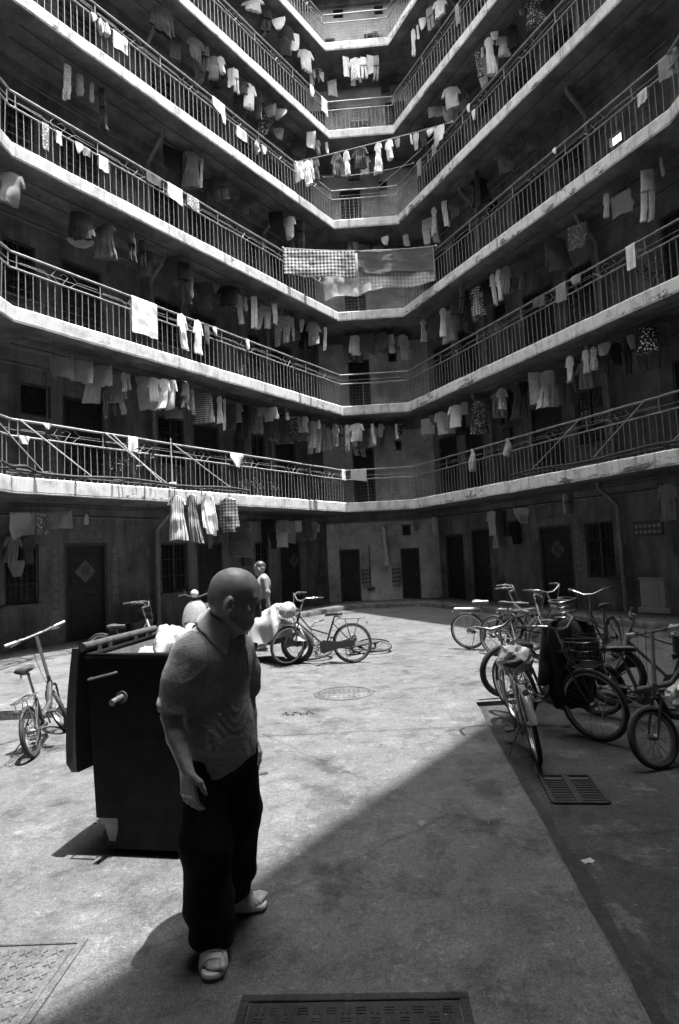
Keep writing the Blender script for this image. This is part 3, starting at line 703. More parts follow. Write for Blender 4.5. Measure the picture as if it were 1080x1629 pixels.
('S','K','plain',0.52,'F',1,0.93,0.24,5.96,0.12,0.66),('S','T','plain',0.24,'F',1,1.22,0.32,5.96,0.19,0.45),('S','K','plain',0.74,'F',1,1.72,0.45,5.96,0.1,0.5),
('S','W','plain',0.52,'R',1,0.31,0.5,5.96,0.36,0.49),('S','U','plain',0.24,'R',1,0.81,0.4,5.96,0.28,0.32),('S','T','plain',0.52,'R',1,1.21,0.38,5.96,0.37,0.69),
('S','T','plain',0.74,'R',1,2.06,0.32,5.96,0.5,0.65),('S','W','plain',0.24,'R',1,2.37,0.38,5.96,0.16,0.36),('S','K','plain',0.52,'R',1,2.67,1.21,5.96,0.11,0.27),
('S','T','plain',0.52,'R',1,3.92,0.44,5.96,0.25,0.57),('S','P','plain',0.018,'R',1,3.85,0.83,5.96,0.22,0.85),('S','W','lace',0.52,'R',1,5.25,0.31,5.96,0.23,0.77),
('S','T','plain',0.52,'R',1,6.51,0.18,5.96,0.16,0.57),('S','P','plain',0.085,'R',1,6.24,0.64,5.96,0.18,0.73),('S','T','plain',0.52,'R',1,6.94,0.19,5.96,0.14,0.52),
('S','D','print',0.52,'R',1,7.12,0.24,5.96,0.16,0.49),('S','U','plain',0.24,'R',1,7.4,0.24,5.96,0.24,0.27),('S','T','plain',0.018,'R',1,7.48,0.49,5.96,0.22,0.48),
('S','P','plain',0.018,'R',1,7.76,0.49,5.96,0.14,0.79),('S','U','plain',0.24,'R',1,7.94,0.38,5.96,0.13,0.31),('S','D','print',0.018,'R',1,8.36,0.33,5.96,0.45,0.5),
('S','T','plain',0.085,'R',1,8.5,0.55,5.96,0.16,0.45),('S','W','plain',0.52,'L',0,9.94,0.77,2.81,0.36,0.44),('S','W','print',0.24,'L',0,9.7,0.53,2.81,0.18,0.44),
('S','W','plain',0.24,'L',0,9.48,0.29,2.81,0.37,0.32),('S','K','plain',0.52,'L',0,8.7,0.62,2.81,0.1,0.21),('S','T','plain',0.24,'L',0,9.87,1.3,2.41,0.27,0.52),
('S','T','plain',0.085,'L',0,9.58,1.3,2.36,0.23,0.51),('S','U','plain',0.24,'L',0,9.81,1.3,1.91,0.25,0.32),('S','K','plain',0.24,'L',0,4.69,1.3,2.44,0.14,0.37),
('S','W','plain',0.52,'L',0,3.79,1.02,2.81,0.12,0.49),('S','W','plain',0.24,'L',0,3.15,1.3,2.81,0.4,0.51),('S','W','plain',0.24,'L',0,2.88,1.01,2.81,0.33,0.48),
('S','U','plain',0.24,'L',0,2.15,1.3,2.79,0.23,0.38),('S','W','plain',0.24,'L',0,2.45,0.64,2.81,0.28,0.37),('S','W','plain',0.52,'L',0,1.78,0.71,2.81,0.29,0.34),
('S','U','plain',0.52,'L',0,0.73,1.27,2.81,0.16,0.16),('S','U','plain',0.52,'L',0,-0.08,1.3,2.79,0.15,0.25),('S','D','plain',0.74,'F',0,1.14,1.3,2.62,0.15,1.33),
('S','T','plain',0.52,'R',0,0.1,0.66,2.81,0.18,0.53),('S','U','plain',0.24,'F',0,2.24,1.3,2.73,0.13,0.3),('S','T','plain',0.52,'R',0,2.33,1.16,2.81,0.28,0.73),
('S','D','plain',0.52,'R',0,2.31,1.3,2.55,0.17,0.85),('S','T','plain',0.085,'R',0,2.5,1.3,2.8,0.24,0.77),('S','U','plain',0.74,'R',0,3.41,1.3,2.79,0.47,0.42),
('S','T','plain',0.018,'R',0,3.09,1.3,2.44,0.27,0.64),('S','T','plain',0.24,'R',0,8.31,0.6,2.81,0.34,0.7),('S','K','plain',0.52,'R',0,8.12,0.64,2.81,0.1,0.25),
('S','P','plain',0.085,'R',0,6.21,0.12,2.86,0.23,0.46),('T','U','plain',0.74,'L',1,9.83,0.07,4.46,0.17,0.11),('M','U','plain',0.74,'L',1,10.27,0.07,4.31,0.2,0.15),
('T','W','plain',0.74,'L',1,7.95,0.07,4.49,0.24,0.3),('T','U','plain',0.74,'L',1,4.85,0.07,4.49,0.47,0.36),('T','W','plain',0.74,'L',1,0.06,0.07,4.49,0.2,0.32),
('T','W','plain',0.52,'F',1,0.41,0.07,4.47,0.51,0.35),('T','W','plain',0.74,'L',2,7.57,0.07,7.73,0.68,0.79),('T','T','plain',0.74,'L',2,6.53,0.07,7.44,0.3,0.81),
('T','T','plain',0.74,'L',2,6.03,0.07,7.48,0.28,0.83),('T','U','plain',0.085,'L',2,5.75,0.07,7.39,0.16,0.53),('T','U','plain',0.52,'L',2,5.47,0.07,7.52,0.14,0.22),
('T','U','plain',0.52,'L',2,4.3,0.07,7.63,0.14,0.3),('T','W','plain',0.74,'R',2,8.35,0.07,7.72,0.21,0.48),('T','W','plain',0.24,'R',2,6.53,0.07,7.67,0.3,0.39),
('T','U','plain',0.24,'R',2,6.98,0.07,7.62,0.28,0.19),('T','W','plain',0.085,'R',2,5.85,0.07,7.65,0.39,0.24),('T','B','plain',0.74,'R',1,4.47,0.07,3.85,0.21,0.45),
('T','B','plain',0.24,'R',1,3.04,0.07,3.91,0.21,0.62),('M','W','print',0.24,'L',3,9.8,0.07,10.62,0.14,0.52),('M','W','plain',0.74,'L',3,9.52,0.07,10.63,0.11,0.25),
('M','U','plain',0.52,'L',3,9.09,0.07,10.62,0.17,0.22),('M','W','plain',0.24,'L',3,8.92,0.07,10.65,0.17,0.18),('M','W','plain',0.74,'L',3,8.53,0.07,10.68,0.22,0.3),
('T','W','plain',0.085,'L',3,7.23,0.07,10.75,0.41,0.25),('T','W','plain',0.74,'L',3,6.61,0.07,10.87,0.45,0.36),('T','W','print',0.24,'L',3,6.06,0.07,10.93,0.38,0.31),
('T','U','plain',0.74,'R',3,6.66,0.07,10.53,0.1,0.14),('M','U','plain',0.52,'L',4,8.7,0.07,13.83,0.14,0.19),('M','W','plain',0.24,'L',4,8.46,0.07,13.86,0.25,0.25),
('M','W','plain',0.74,'L',4,8.04,0.07,13.9,0.37,0.37),('M','K','plain',0.74,'L',4,7.95,0.07,13.6,0.14,0.2),('M','B','plain',0.74,'L',4,8.55,0.07,13.28,0.15,0.33),
('M','B','plain',0.52,'L',4,8.4,0.07,13.12,0.17,0.3),('T','W','plain',0.74,'L',4,5.06,0.07,14.15,0.44,0.3),('M','U','plain',0.52,'L',4,4.9,0.07,13.64,0.19,0.27),
('M','W','plain',0.52,'L',4,4.22,0.07,13.61,0.38,0.31),('M','B','plain',0.52,'L',4,3.63,0.07,13.34,0.18,0.39),('M','U','plain',0.52,'L',4,3.31,0.07,13.32,0.22,0.25),
('T','U','plain',0.74,'R',4,3.82,0.07,13.79,0.12,0.24),('M','U','plain',0.74,'R',4,4.0,0.07,13.44,0.15,0.29),('M','W','plain',0.52,'R',3,8.89,0.07,10.65,0.22,0.25),
('T','W','plain',0.24,'R',3,9.45,0.07,10.84,0.38,0.45),('T','W','plain',0.52,'L',5,0.15,0.07,17.19,0.36,0.53),('T','U','plain',0.74,'L',5,0.84,0.07,17.1,0.19,0.37),
('T','W','plain',0.24,'R',5,3.6,0.07,16.71,0.16,0.6),('T','W','plain',0.24,'R',4,1.32,0.07,14.06,0.26,0.49),('T','W','plain',0.24,'R',4,2.14,0.07,13.94,0.23,0.34),
('X','D','stripe',0.52,'L',0,7.35,-0.6,3.14,0.43,0.92),('X','D','stripe',0.24,'L',0,6.93,-0.6,3.19,0.31,1.03),('X','J','plain',0.74,'L',0,6.47,-0.6,3.23,0.36,0.89),
('X','J','plaid',0.24,'L',0,5.85,-0.6,3.17,0.53,0.77),
]
ADJ = {0.74: 'white', 0.52: 'pale', 0.24: 'grey', 0.085: 'charcoal', 0.018: 'black'}
PATW = {'plain': '', 'stripe': 'striped ', 'hoop': 'hooped ', 'plaid': 'checked ', 'print': 'patterned ', 'lace': 'lacy '}
KINDW = {'T': ('t_shirt', 't-shirt', 'shirt'), 'J': ('jacket', 'jacket', 'jacket'), 'P': ('trousers', 'trousers', 'trousers'), 'W': ('towel', 'towel', 'towel'), 'U': ('underpants', 'underpants', 'underwear'),
         'D': ('dress', 'dress', 'dress'), 'K': ('sock', 'sock', 'sock'), 'B': ('plastic_bag', 'plastic bag', 'bag'), 'H': ('peg_hanger', 'peg hanger', 'hanger')}
ORDN = 'first second third fourth fifth sixth seventh eighth ninth tenth eleventh twelfth thirteenth fourteenth fifteenth sixteenth seventeenth eighteenth nineteenth twentieth'.split()
ORDN += ['twenty-' + q for q in ORDN[:9]] + ['thirtieth'] + ['thirty-' + q for q in ORDN[:9]] + ['fortieth'] + ['forty-' + q for q in ORDN[:9]]

def lobe(mb, prof, th, n=18, cx=lambda v: 0.0, fold=0.012, k=3, seed=0.0, mi=0, cap=True):
    """a hanging flattened tube of cloth: prof = [(z, half width)], folds deepen towards the hem"""
    rings = []; z0, z1 = prof[0][0], prof[-1][0]; L = max(1e-6, abs(z1 - z0))
    zz = []
    for (a, wa), (b, wb) in zip(prof, prof[1:]):
        m = max(1, int(abs(b - a) / .05))
        zz += [(a + (b - a) * q / m, wa + (wb - wa) * q / m) for q in range(m)]
    zz.append(prof[-1])
    for z, hw in zz:
        v = abs(z - z0) / L; r = []
        for i in range(n):
            a = 2 * math.pi * i / n; x = hw * math.cos(a); sx = x / max(hw, 1e-5)
            s_ = math.sin(a); y = (abs(s_) ** .6) * (1 if s_ > 0 else -1) * th * (0.35 + .65 * v if v < .5 else 1)
            f = fold * (.25 + v) * math.sin(k * math.pi * sx + seed * 5 + 1.3 * math.sin(v * 3 + seed)) + fold * .9 * mnoise.noise(Vector((x * 11, z * 7, seed * 13)))
            zz_ = z + (.03 * L * mnoise.noise(Vector((x * 9, seed * 3, 1.7))) if v > .9 else 0) + mnoise.noise(Vector((x * 14, z * 9, seed))) * .006
            r.append(Vector((cx(v) + x + .010 * v * mnoise.noise(Vector((z * 8, seed, 4))), y + f, zz_)))
        rings.append(r)
    mb.loft(rings, True, cap, mi)
def drape(mb, w, front, back, th, seed, fold=.012, over=.03, cols=14):
    """a cloth hung over a bar of radius `over`: back flap, over the top, front flap"""
    path = []
    nb = max(3, int(back / .05)); nf = max(4, int(front / .05))
    for q in range(nb): path.append((over, -back + back * q / nb))
    for q in range(7): a = math.pi * q / 6; path.append((over * math.cos(a), over * math.sin(a)))
    for q in range(1, nf + 1): path.append((-over, -front * q / nf))
    rings = []; slope = random.Random(seed * 97).uniform(-.12, .12) * w
    for (y, z) in path:
        v = max(0, -z) / max(front, .01); r = []
        for i in range(cols + 1):
            u = i / cols - .5
            f = fold * (.2 + v) * math.sin(u * 9 + seed * 4 + v * 1.5) + fold * mnoise.noise(Vector((u * 5, z * 6, seed * 7)))
            dz = slope * u * v * 2 + .02 * v * mnoise.noise(Vector((u * 6, seed, 2)))
            r.append(Vector((u * w * (1 - .06 * v * mnoise.noise(Vector((z * 5, seed, 0)))), y + (f if v > .02 else 0), z + dz)))
        rings.append(r)
    n0 = len(mb.v); mb.loft(rings, False, False)
    off = [Vector((p.x, p.y + (.004 if y > 0 else -.004) , p.z)) for (y, z), r in zip(path, rings) for p in r]
def garment_mesh(kind, w, h, seed, hang):
    mb = MB(); rnd = random.Random(seed * 1000); s = seed
    if kind == 'T' or kind == 'J':
        bw = w * .36; th = min(.05, .16 * w + .012)
        lobe(mb, [(0, w * .10), (-.04 * h, w * .24), (-.10 * h, bw), (-.45 * h, bw * .92), (-h, bw * 1.03)], th, 20, fold=.014, seed=s)
        ln = (.42 if kind == 'T' else .86) * h
        for sd in (-1, 1):
            x0 = sd * w * .27; x1 = sd * w * (.43 if kind == 'T' else .42)
            j = rnd.uniform(-.03, .03) * w
            lobe(mb, [(-.05 * h, w * .09), (-ln * .6, w * .085), (-ln, w * .085)], th * .6, 12, cx=lambda v, a=x0, b=x1 + j: a + (b - a) * v ** .8, fold=.007, k=2, seed=s + sd)
    elif kind == 'P':
        th = min(.05, .2 * w + .012)
        lobe(mb, [(0, w * .42), (-.10 * h, w * .44), (-.40 * h, w * .46)], th, 18, fold=.008, seed=s)
        for sd in (-1, 1):
            lobe(mb, [(-.34 * h, w * .235), (-.65 * h, w * .20), (-h * rnd.uniform(.95, 1), w * .18)], th * .85, 12, cx=lambda v, a=sd * w * .23, b=sd * w * rnd.uniform(.22, .30): a + (b - a) * v, fold=.008, k=2, seed=s + sd)
    elif kind == 'D':
        th = min(.07, .16 * w + .015)
        lobe(mb, [(0, w * .16), (-.05 * h, w * .27), (-.14 * h, w * .34), (-.38 * h, w * .31), (-.7 * h, w * .40), (-h, w * .48)], th, 24, fold=.02, k=5, seed=s)
        for sd in (-1, 1):
            lobe(mb, [(-.04 * h, w * .08), (-.2 * h, w * .09)], th * .5, 10, cx=lambda v, a=sd * w * .26: a + sd * w * .10 * v, fold=.004, k=2, seed=s + sd)
    elif kind == 'U':
        th = .022
        lobe(mb, [(0, w * .48), (-.30 * h, w * .50), (-.62 * h, w * .40), (-h, w * rnd.uniform(.16, .34))], th, 18, fold=.010, k=3, seed=s)
    elif kind == 'K':
        th = min(.02, .3 * w); 
        lobe(mb, [(0, w * .38), (-.55 * h, w * .34), (-.72 * h, w * .46), (-h, w * .34)], th, 12, cx=lambda v: w * .16 * max(0, v - .55), fold=.004, k=2, seed=s)
    elif kind == 'W':
        if hang in 'TM': drape(mb, w, h, h * rnd.uniform(.35, .8), .004, s, over=.030)
        else: drape(mb, w, h, h * rnd.uniform(.5, .95), .004, s, over=.014)
    elif kind == 'B':
        lobe(mb, [(0, w * .10), (-.12 * h, w * .14), (-.3 * h, w * .38), (-.6 * h, w * .5), (-.88 * h, w * .44), (-h, w * .2)], .4 * w, 16, fold=.02, k=4, seed=s)
    # limp, uneven hang: twist, sway and a little lopsided sag
    if not (kind == 'W' and hang in 'TM'):
        tw, sh_, sw = rnd.uniform(-.7, .7), rnd.uniform(-.10, .10), rnd.uniform(.01, .035); out = []
        for x, y, z in mb.v:
            v = min(1.2, max(0.0, -z / h)); a = tw * v * v; x += sh_ * h * v * v + sw * mnoise.noise(Vector((z * 5, seed, 9))) * v; z -= abs(x) * .10 * v * rnd.uniform(.9, 1.1) - .05 * h * v * (x / max(w, .05)) * math.sin(seed * 9)
            y += .045 * v * mnoise.noise(Vector((x * 6, z * 4, seed * 3)))
            out.append((x * math.cos(a) - y * math.sin(a), x * math.sin(a) + y * math.cos(a), z))
        mb.v = out
    return mb
def hook_mesh(drop, w, bar=True):
    m = MB()
    m.tube([(0, 0, drop), (0, 0, .05), (0, 0, .012)], .0035, 5)
    if bar: m.tube([(-w * .34, 0, -.035), (-w * .12, 0, .004), (0, 0, .016), (w * .12, 0, .004), (w * .34, 0, -.035)], .006, 6)
    return m
def pegs_mesh(w, drop=0.0):
    m = MB()
    for sd in (-1, 1):
        m.box((sd * w * .33, 0, .0), (.014, .03, .07))
        if drop > .04: m.tube([(sd * w * .33, 0, drop), (sd * w * .33, 0, .02)], .003, 4)
    return m
WASHG = 'washing hung along the galleries'
items = []
# a second, deeper row of washing on the crowded lower galleries
_r = random.Random(23)
for _side, _l, _n, _a, _b in (('L', 1, 15, .4, 8.6), ('L', 2, 10, .4, 7.5), ('L', 0, 7, .6, 4.6), ('L', 3, 6, .6, 7.0), ('L', 4, 7, .6, 6.5), ('R', 1, 12, .6, 8.3), ('R', 2, 9, .6, 6.8), ('R', 3, 6, .8, 7.0), ('R', 4, 6, .6, 6.0), ('F', 1, 5, .1, 1.9), ('F', 2, 5, .1, 1.9), ('F', 3, 5, .1, 1.9), ('F', 4, 4, .1, 1.9)):
    for _k in range(_n):
        _kind = _r.choice('TTTJPPWWUD'); _h = {'T': .62, 'J': .72, 'P': .85, 'W': .6, 'U': .36, 'D': .85}[_kind] * _r.uniform(.8, 1.15)
        GARMENTS.append(('S', _kind, _r.choice(['plain'] * 8 + ['print', 'stripe']), _r.choice([.52, .24, .24, .085, .085, .085, .018]), _side, _l, round(_a + (_b - _a) * (_k + _r.uniform(.15, .85)) / _n, 2), round(_r.uniform(.5, .8), 2), round(zs(_l + 1) - _r.uniform(.22, .34), 2), round(_h * _r.uniform(.5, .85), 2), round(_h, 2)))
GARMENTS = [(a, b, c, d, e, f, g, h_, i_, round(j * (1.22 if a == 'S' and j < .45 else 1.0), 2), k_) for a, b, c, d, e, f, g, h_, i_, j, k_ in GARMENTS]
for _l in range(0, 6):
    for _side in 'LR':
        for _o, _nm in ((.30, 'outer'), (.72, 'inner')):
            m = MB(); ln_ = SIDE[_side][4]; z_ = zs(_l + 1) - .13
            m.tube([P3(_side, .3 + (ln_ - .6) * t / 12, _o, z_ + .012 * math.sin(t * 1.9 + _l)) for t in range(13)], .013, 6)
            for t in (.06, .28, .5, .72, .94): m.tube([P3(_side, .3 + (ln_ - .6) * t, _o, z_), P3(_side, .3 + (ln_ - .6) * t, _o, z_ + .14)], .005, 4)
            tag(m.build('drying_pole', IRON), '%s drying pole under the %s ceiling of the %s' % (_nm, NAMES[_l], WING[_side]), 'drying pole', 'drying poles under the gallery ceilings')
for q, (hang, kind, pat, sh, side, l, s, o, z, w, h) in enumerate(GARMENTS):
    items.append(dict(hang=hang, kind=kind, pat=pat, sh=sh, side=side, l=l, s=s, o=o, z=z, w=w, h=h, seed=.37 + q * .613))
def word(it): return PATW[it['pat']] + ADJ[it['sh']] + ' ' + KINDW[it['kind']][1]
rows = {}
for it in items: rows.setdefault((it['side'], it['l'], 'S' if it['hang'] == 'S' else ('X' if it['hang'] == 'X' else 'T')), []).append(it)
seen = set()
for (side, l, hg), lst in rows.items():
    lst.sort(key=lambda a: a['s'])
    for k, it in enumerate(lst):
        wing = {'L': "the sunlit wing's", 'R': "the shaded wing's", 'F': "the narrow end's"}[side]
        if hg == 'X': where = 'on the sunlit iron drying rack'
        elif hg == 'S': where = 'in %s %s washing' % (wing, NAMES[l])
        else: where = 'on %s %s railing' % (wing, NAMES[l])
        nb = [word(lst[j]) for j in (k - 1, k + 1) if 0 <= j < len(lst)]
        lab = '%s %s ' % (word(it), where) + ('between %s and %s' % tuple(nb) if len(nb) == 2 else ('beside %s at the end' % nb[0] if nb else 'on its own'))
        if len(lab.replace('-', 'x').split()) > 16 or lab in seen:
            lab = '%s, %s item from the far corner %s' % (word(it), ORDN[k], where)
        while lab in seen: lab += ' too'
        seen.add(lab); it['label'] = lab
def facing(p, jit): return math.atan2(p.y, p.x) - math.pi / 2 + jit
def make_garment(it, pos, yaw, drop):
    nm, _, cat = KINDW[it['kind']]
    if it['kind'] == 'H': return peg_hanger(it, pos, yaw, drop)
    mb = garment_mesh(it['kind'], it['w'], it['h'], it['seed'], it['hang'])
    mat = BAG if it['kind'] == 'B' and it['sh'] > .5 else (BAGD if it['kind'] == 'B' else cloth(it['sh'], it['pat']))
    ob = mb.build(nm, mat, None, 50, recalc=False); ob.location = pos; ob.rotation_euler = (0, 0, yaw)
    tag(ob, it['label'], cat, WASHG)
    if it['hang'] in 'SX':
        if it['kind'] in 'TJD': hook_mesh(drop, it['w']).build('hanger', STEEL, ob, recalc=False)
        else: pegs_mesh(it['w'], drop).build('clothes_pegs', BLACKPL, ob, recalc=False)['kind'] = 'stuff'
    return ob
def peg_hanger(it, pos, yaw, drop):
    root = thing('peg_hanger', it['label'], 'peg hanger', pos, yaw, WASHG); w, h = it['w'], it['h']
    m = MB(); fr = [(w * .45 * math.cos(a), w * .3 * math.sin(a), 0) for a in (2 * math.pi * q / 14 for q in range(14))]
    m.tube(fr, .009, 6, True); m.tube([(-w * .45, 0, 0), (w * .45, 0, 0)], .007, 6); m.tube([(0, -w * .3, 0), (0, w * .3, 0)], .007, 6); m.build('hoop', WHITEP, root)
    m = MB()
    for sd in (-1, 1): m.tube([(sd * w * .4, 0, 0), (0, 0, max(.18, drop * .6))], .003, 4)
    m.tube([(0, 0, max(.18, drop * .6)), (0, 0, max(.24, drop))], .003, 4); m.build('hook', STEEL, root)
    rnd = random.Random(it['seed'])
    for q in range(6):
        a = q * 1.05 + .3; k = 'K' if rnd.random() < .6 else 'U'; ww = w * .3
        mb = garment_mesh(k, ww, h * rnd.uniform(.55, 1), it['seed'] + q, 'S')
        o = mb.build('small_laundry', cloth(rnd.choice([.74, .74, .52, .24]), 'plain'), root, 50, recalc=False); o.location = (w * .4 * math.cos(a), w * .26 * math.sin(a), -.02); o.rotation_euler = (0, 0, a)
    return root
for it in items:
    p = P3(it['side'], it['s'], it['o'], it['z']); rnd = random.Random(it['seed'] * 77)
    if it['hang'] in 'S': yaw = facing(p, rnd.uniform(-.45, .45)); drop = max(.03, zs(it['l'] + 1) - it['z'])
    elif it['hang'] == 'X': yaw = facing(p, rnd.uniform(-.2, .1)); drop = max(.06, zs(1) + TH + .02 - it['z'])
    else:
        yaw = yaw_of(it['side']) + (math.pi if False else 0); drop = .0
        H = 1.045 if it['hang'] == 'T' else .742
        p.z = zs(it['l']) + TH + H
        n = SIDE[it['side']][3]
        if it['kind'] != 'W': p += Vector((n.x, n.y, 0)) * .035; p.z += .02
        d = SIDE[it['side']][2]
        if V2(-d.y, d.x).dot(n) > 0: yaw += math.pi   # local -y faces the court
    make_garment(it, p, yaw, drop)

# lines strung across the narrow end, with their washing
def rope(name, label, a, b, sag, r, mat):
    a, b = Vector(a), Vector(b); m = MB()
    m.tube([a.lerp(b, t) - Vector((0, 0, sag * 4 * t * (1 - t))) for t in [q / 20 for q in range(21)]], r, 6)
    for e in (a, b): m.ell(e, (.035, .035, .035), 8)
    return tag(m.build(name, mat), label, 'clothes line')
ra, rb_ = Vector((-.85, 17.725, 13.92)), Vector((3.771, 16.345, 13.96))
rope('clothes_line', 'pale pole strung with shirts across the corner between the fourth-floor railings', ra, rb_, .04, .016, WHITEP)
rope('clothes_line', 'thin rope tied low across the narrow end behind the fourth-floor pole', (0.0, 19.35, 14.47), (2.95, 18.75, 14.4), .10, .012, WHITEP)
rope('clothes_line', 'thin rope slanting up to the shaded wing behind the fourth-floor pole', (1.75, 19.05, 13.82), (3.6, 16.75, 14.1), .05, .011, WHITEP)
ROPEW = [('W','w','plain',0.1,.31,.62),('T','w','plain',.37,.33,.81),('K','w','plain',.53,.12,.66),('T','d','plain',.67,.21,.69),('T','d','plain',1.32,.36,.73),('T','w','plain',1.63,.23,.76),('T','d','plaid',2.05,.51,.64),('D','w','plain',2.62,.28,.93),('T','w','plain',2.95,.28,.6),('U','g','plain',3.2,.17,.3),('K','w','plain',3.61,.09,.33),('U','l','plain',3.76,.17,.5),('T','b','plain',3.96,.26,.51),('U','w','plain',4.16,.27,.2),('W','w','plain',4.43,.31,.47)]
SHV = dict(w=.74, l=.52, g=.24, d=.085, b=.018)
for q, (k, c, pat, s, w, h) in enumerate(ROPEW):
    t = s / (rb_ - ra).length; p = ra.lerp(rb_, t) - Vector((0, 0, .16 * t * (1 - t) + .02))
    it = dict(kind=k, sh=SHV[c], pat=pat, w=w, h=h, seed=q * 1.37 + .2, hang='S')
    it['label'] = '%s, %s item from the sunlit end of the fourth-floor pole' % (word(it), ORDN[q])
    make_garment(it, p, facing(p, 0.0) + (-.35 if k in 'TJD' else -.3), .05)
# three big bed covers on a line across the third-floor corner
ba, bb = Vector((-1.30, 17.09, 10.85)), Vector((3.28, 17.386, 10.85))
rope('clothes_line', 'taut line carrying the bed covers across the third-floor corner', ba, bb, .12, .012, WHITEP)
def cover(name, label, s0, s1, drop0, drop1, mat, dy, seed, back=.4, wave=.05):
    d = (bb - ba).normalized(); m = MB(); cols, rws = 34, 18; L = (bb - ba).length
    path = [(1, -back * (1 - q / 5)) for q in range(5)] + [(0, .012)] + [(-1, -q / rws) for q in range(1, rws + 1)]
    rings = []
    for sg, zq in path:
        r = []
        for i in range(cols + 1):
            u = i / cols; s = s0 + (s1 - s0) * u; t = s / L
            base = ba.lerp(bb, t) - Vector((0, 0, .48 * t * (1 - t)))
            dr = drop0 + (drop1 - drop0) * u; v = max(0, -zq)
            f = wave * v * (math.sin(u * 11 + seed) * .5 + mnoise.noise(Vector((u * 5, v * 2, seed)))) + .012 * mnoise.noise(Vector((u * 14, v * 8, seed)))
            z = zq * dr if sg else zq
            sagx = .03 * dr * math.sin(u * math.pi * 3 + seed) * v
            p = base + Vector((0, 0, z + sagx)) + Vector((-d.y, d.x, 0)) * (sg * -1 * -.016 + dy + f * (-1))
            r.append(p)
        rings.append(r)
    m.loft(rings, False, False); m.v = [(p[0] - ba.x, p[1] - ba.y, p[2] - ba.z) for p in m.v]
    o = m.build(name, mat, None, 60, recalc=False); o.location = ba
    return tag(o, label, 'bed cover', 'bed covers across the third-floor corner')
def mat_gingham():
    m, t, b = nodes_of('gingham_fabric', 0.92, 0, 0.15)
    tc = t.nodes.new('ShaderNodeTexCoord'); sp = t.nodes.new('ShaderNodeSeparateXYZ'); t.links.new(tc.outputs['Object'], sp.inputs[0])
    a = mth(t, 'LESS_THAN', mth(t, 'FRACT', mth(t, 'MULTIPLY', sp.outputs[0], 9.5)), .5); c = mth(t, 'LESS_THAN', mth(t, 'FRACT', mth(t, 'MULTIPLY', sp.outputs[2], 9.5)), .5)
    v = mth(t, 'SUBTRACT', .62, mth(t, 'MULTIPLY', mth(t, 'ADD', a, c), .29)); t.links.new(v, b.inputs['Base Color']); return m
cover('bed_cover', 'black and white gingham bed cover pegged across the third-floor corner', 0.0, 2.13, .82, .84, mat_gingham(), 0, 1.0)
cover('bed_cover', 'dark grey blanket hung beside the gingham cover', 2.20, 4.48, .66, .72, cloth(.12), 0.03, 2.4)
cover('bed_cover', 'crumpled pale checked sheet showing below the dark grey blanket', 2.23, 4.52, 1.22, 1.06, cloth(.60, 'soft'), 0.10, 4.1, .5, .08)
cover('bed_cover', 'plain white sheet sagging behind the gingham cover', 1.18, 2.7, 1.42, 1.2, cloth(.74), .17, 5.2, .4, .1)

# a mop on the rack, plants and pots on the first-floor gallery
def mop():
    p = P3('L', 7.02, -.08, zs(1) + TH)
    t = thing('mop', 'pale-headed mop propped upright against the first-floor railing', 'mop', p)
    m = MB(); m.tube([(0, 0, .12), (-.03, .03, 1.15)], .012, 7); m.build('handle', WHITEP, t)
    m = MB(); m.box((0, 0, .06), (.16, .05, .14), None, 0, .012); m.build('head', cloth(.74), t)
mop()
def plant(p, size, label, hang=False, seed=1):
    t = thing('potted_plant', label, 'plant', p); rnd = random.Random(seed); m = MB()
    m.lathe([(.06 * size, 0), (.085 * size, .13 * size), (.095 * size, .135 * size), (.09 * size, .15 * size), (.07 * size, .14 * size)], 14); m.build('pot', POT, t)
    m = MB(); leaf = MB()
    for q in range(11):
        a = rnd.uniform(0, 6.28); l = rnd.uniform(.25, .6) * size; tilt = rnd.uniform(.15, .7)
        b = Vector((0, 0, .13 * size)); e = b + Vector((math.cos(a) * math.sin(tilt), math.sin(a) * math.sin(tilt), math.cos(tilt))) * l
        mid = b.lerp(e, .5) + Vector((0, 0, .06 * size)); m.tube([b, mid, e], .005 * size, 5)
        for k in range(9):
            c = mid.lerp(e, k / 8) + Vector((rnd.gauss(0, .03), rnd.gauss(0, .03), rnd.gauss(0, .03))) * size
            M = Euler((rnd.uniform(-1, 1), rnd.uniform(-1, 1), rnd.uniform(0, 6.28))).to_matrix(); s_ = .05 * size * rnd.uniform(.6, 1.3)
            leaf.add([c + M @ Vector(v) * s_ for v in ((0, 0, 0), (.4, .5, .1), (0, 1.4, 0), (-.4, .5, .1))], [(0, 1, 2), (0, 2, 3)])
    m.build('stems', LEAF, t)['kind'] = 'stuff'; leaf.build('foliage', LEAF, t, 0, False)['kind'] = 'stuff'
    return t
for q, (side, s, o, l, sz, lab) in enumerate([('L', 8.15, .35, 1, 1.0, 'leafy potted plant behind the first-floor bars beneath the sunlit drying rack'), ('L', 7.75, .30, 1, 1.35, 'tall potted plant with pale flowers behind the first-floor railing'),
        ('L', 4.35, .28, 1, .75, 'small bushy pot plant behind the first-floor bars near the pale underpants'), ('L', 3.85, .28, 1, .8, 'wide pot plant on the first-floor gallery past the bushy one'),
        ('L', 3.2, .28, 1, .7, 'low pot plant on the first-floor gallery towards the narrow end'), ('L', 4.3, .25, 2, .6, 'sprig in a pot behind the second-floor bars of the sunlit wing'),
        ('F', 1.75, .3, 6, .9, 'dark pot plant on the topmost gallery at the narrow end'), ('R', 8.6, .3, 2, 1.0, 'straggly pot plant behind the second-floor bars of the shaded wing')]):
    plant(P3(side, s, o, zs(l) + TH), sz, lab, seed=q + 3)
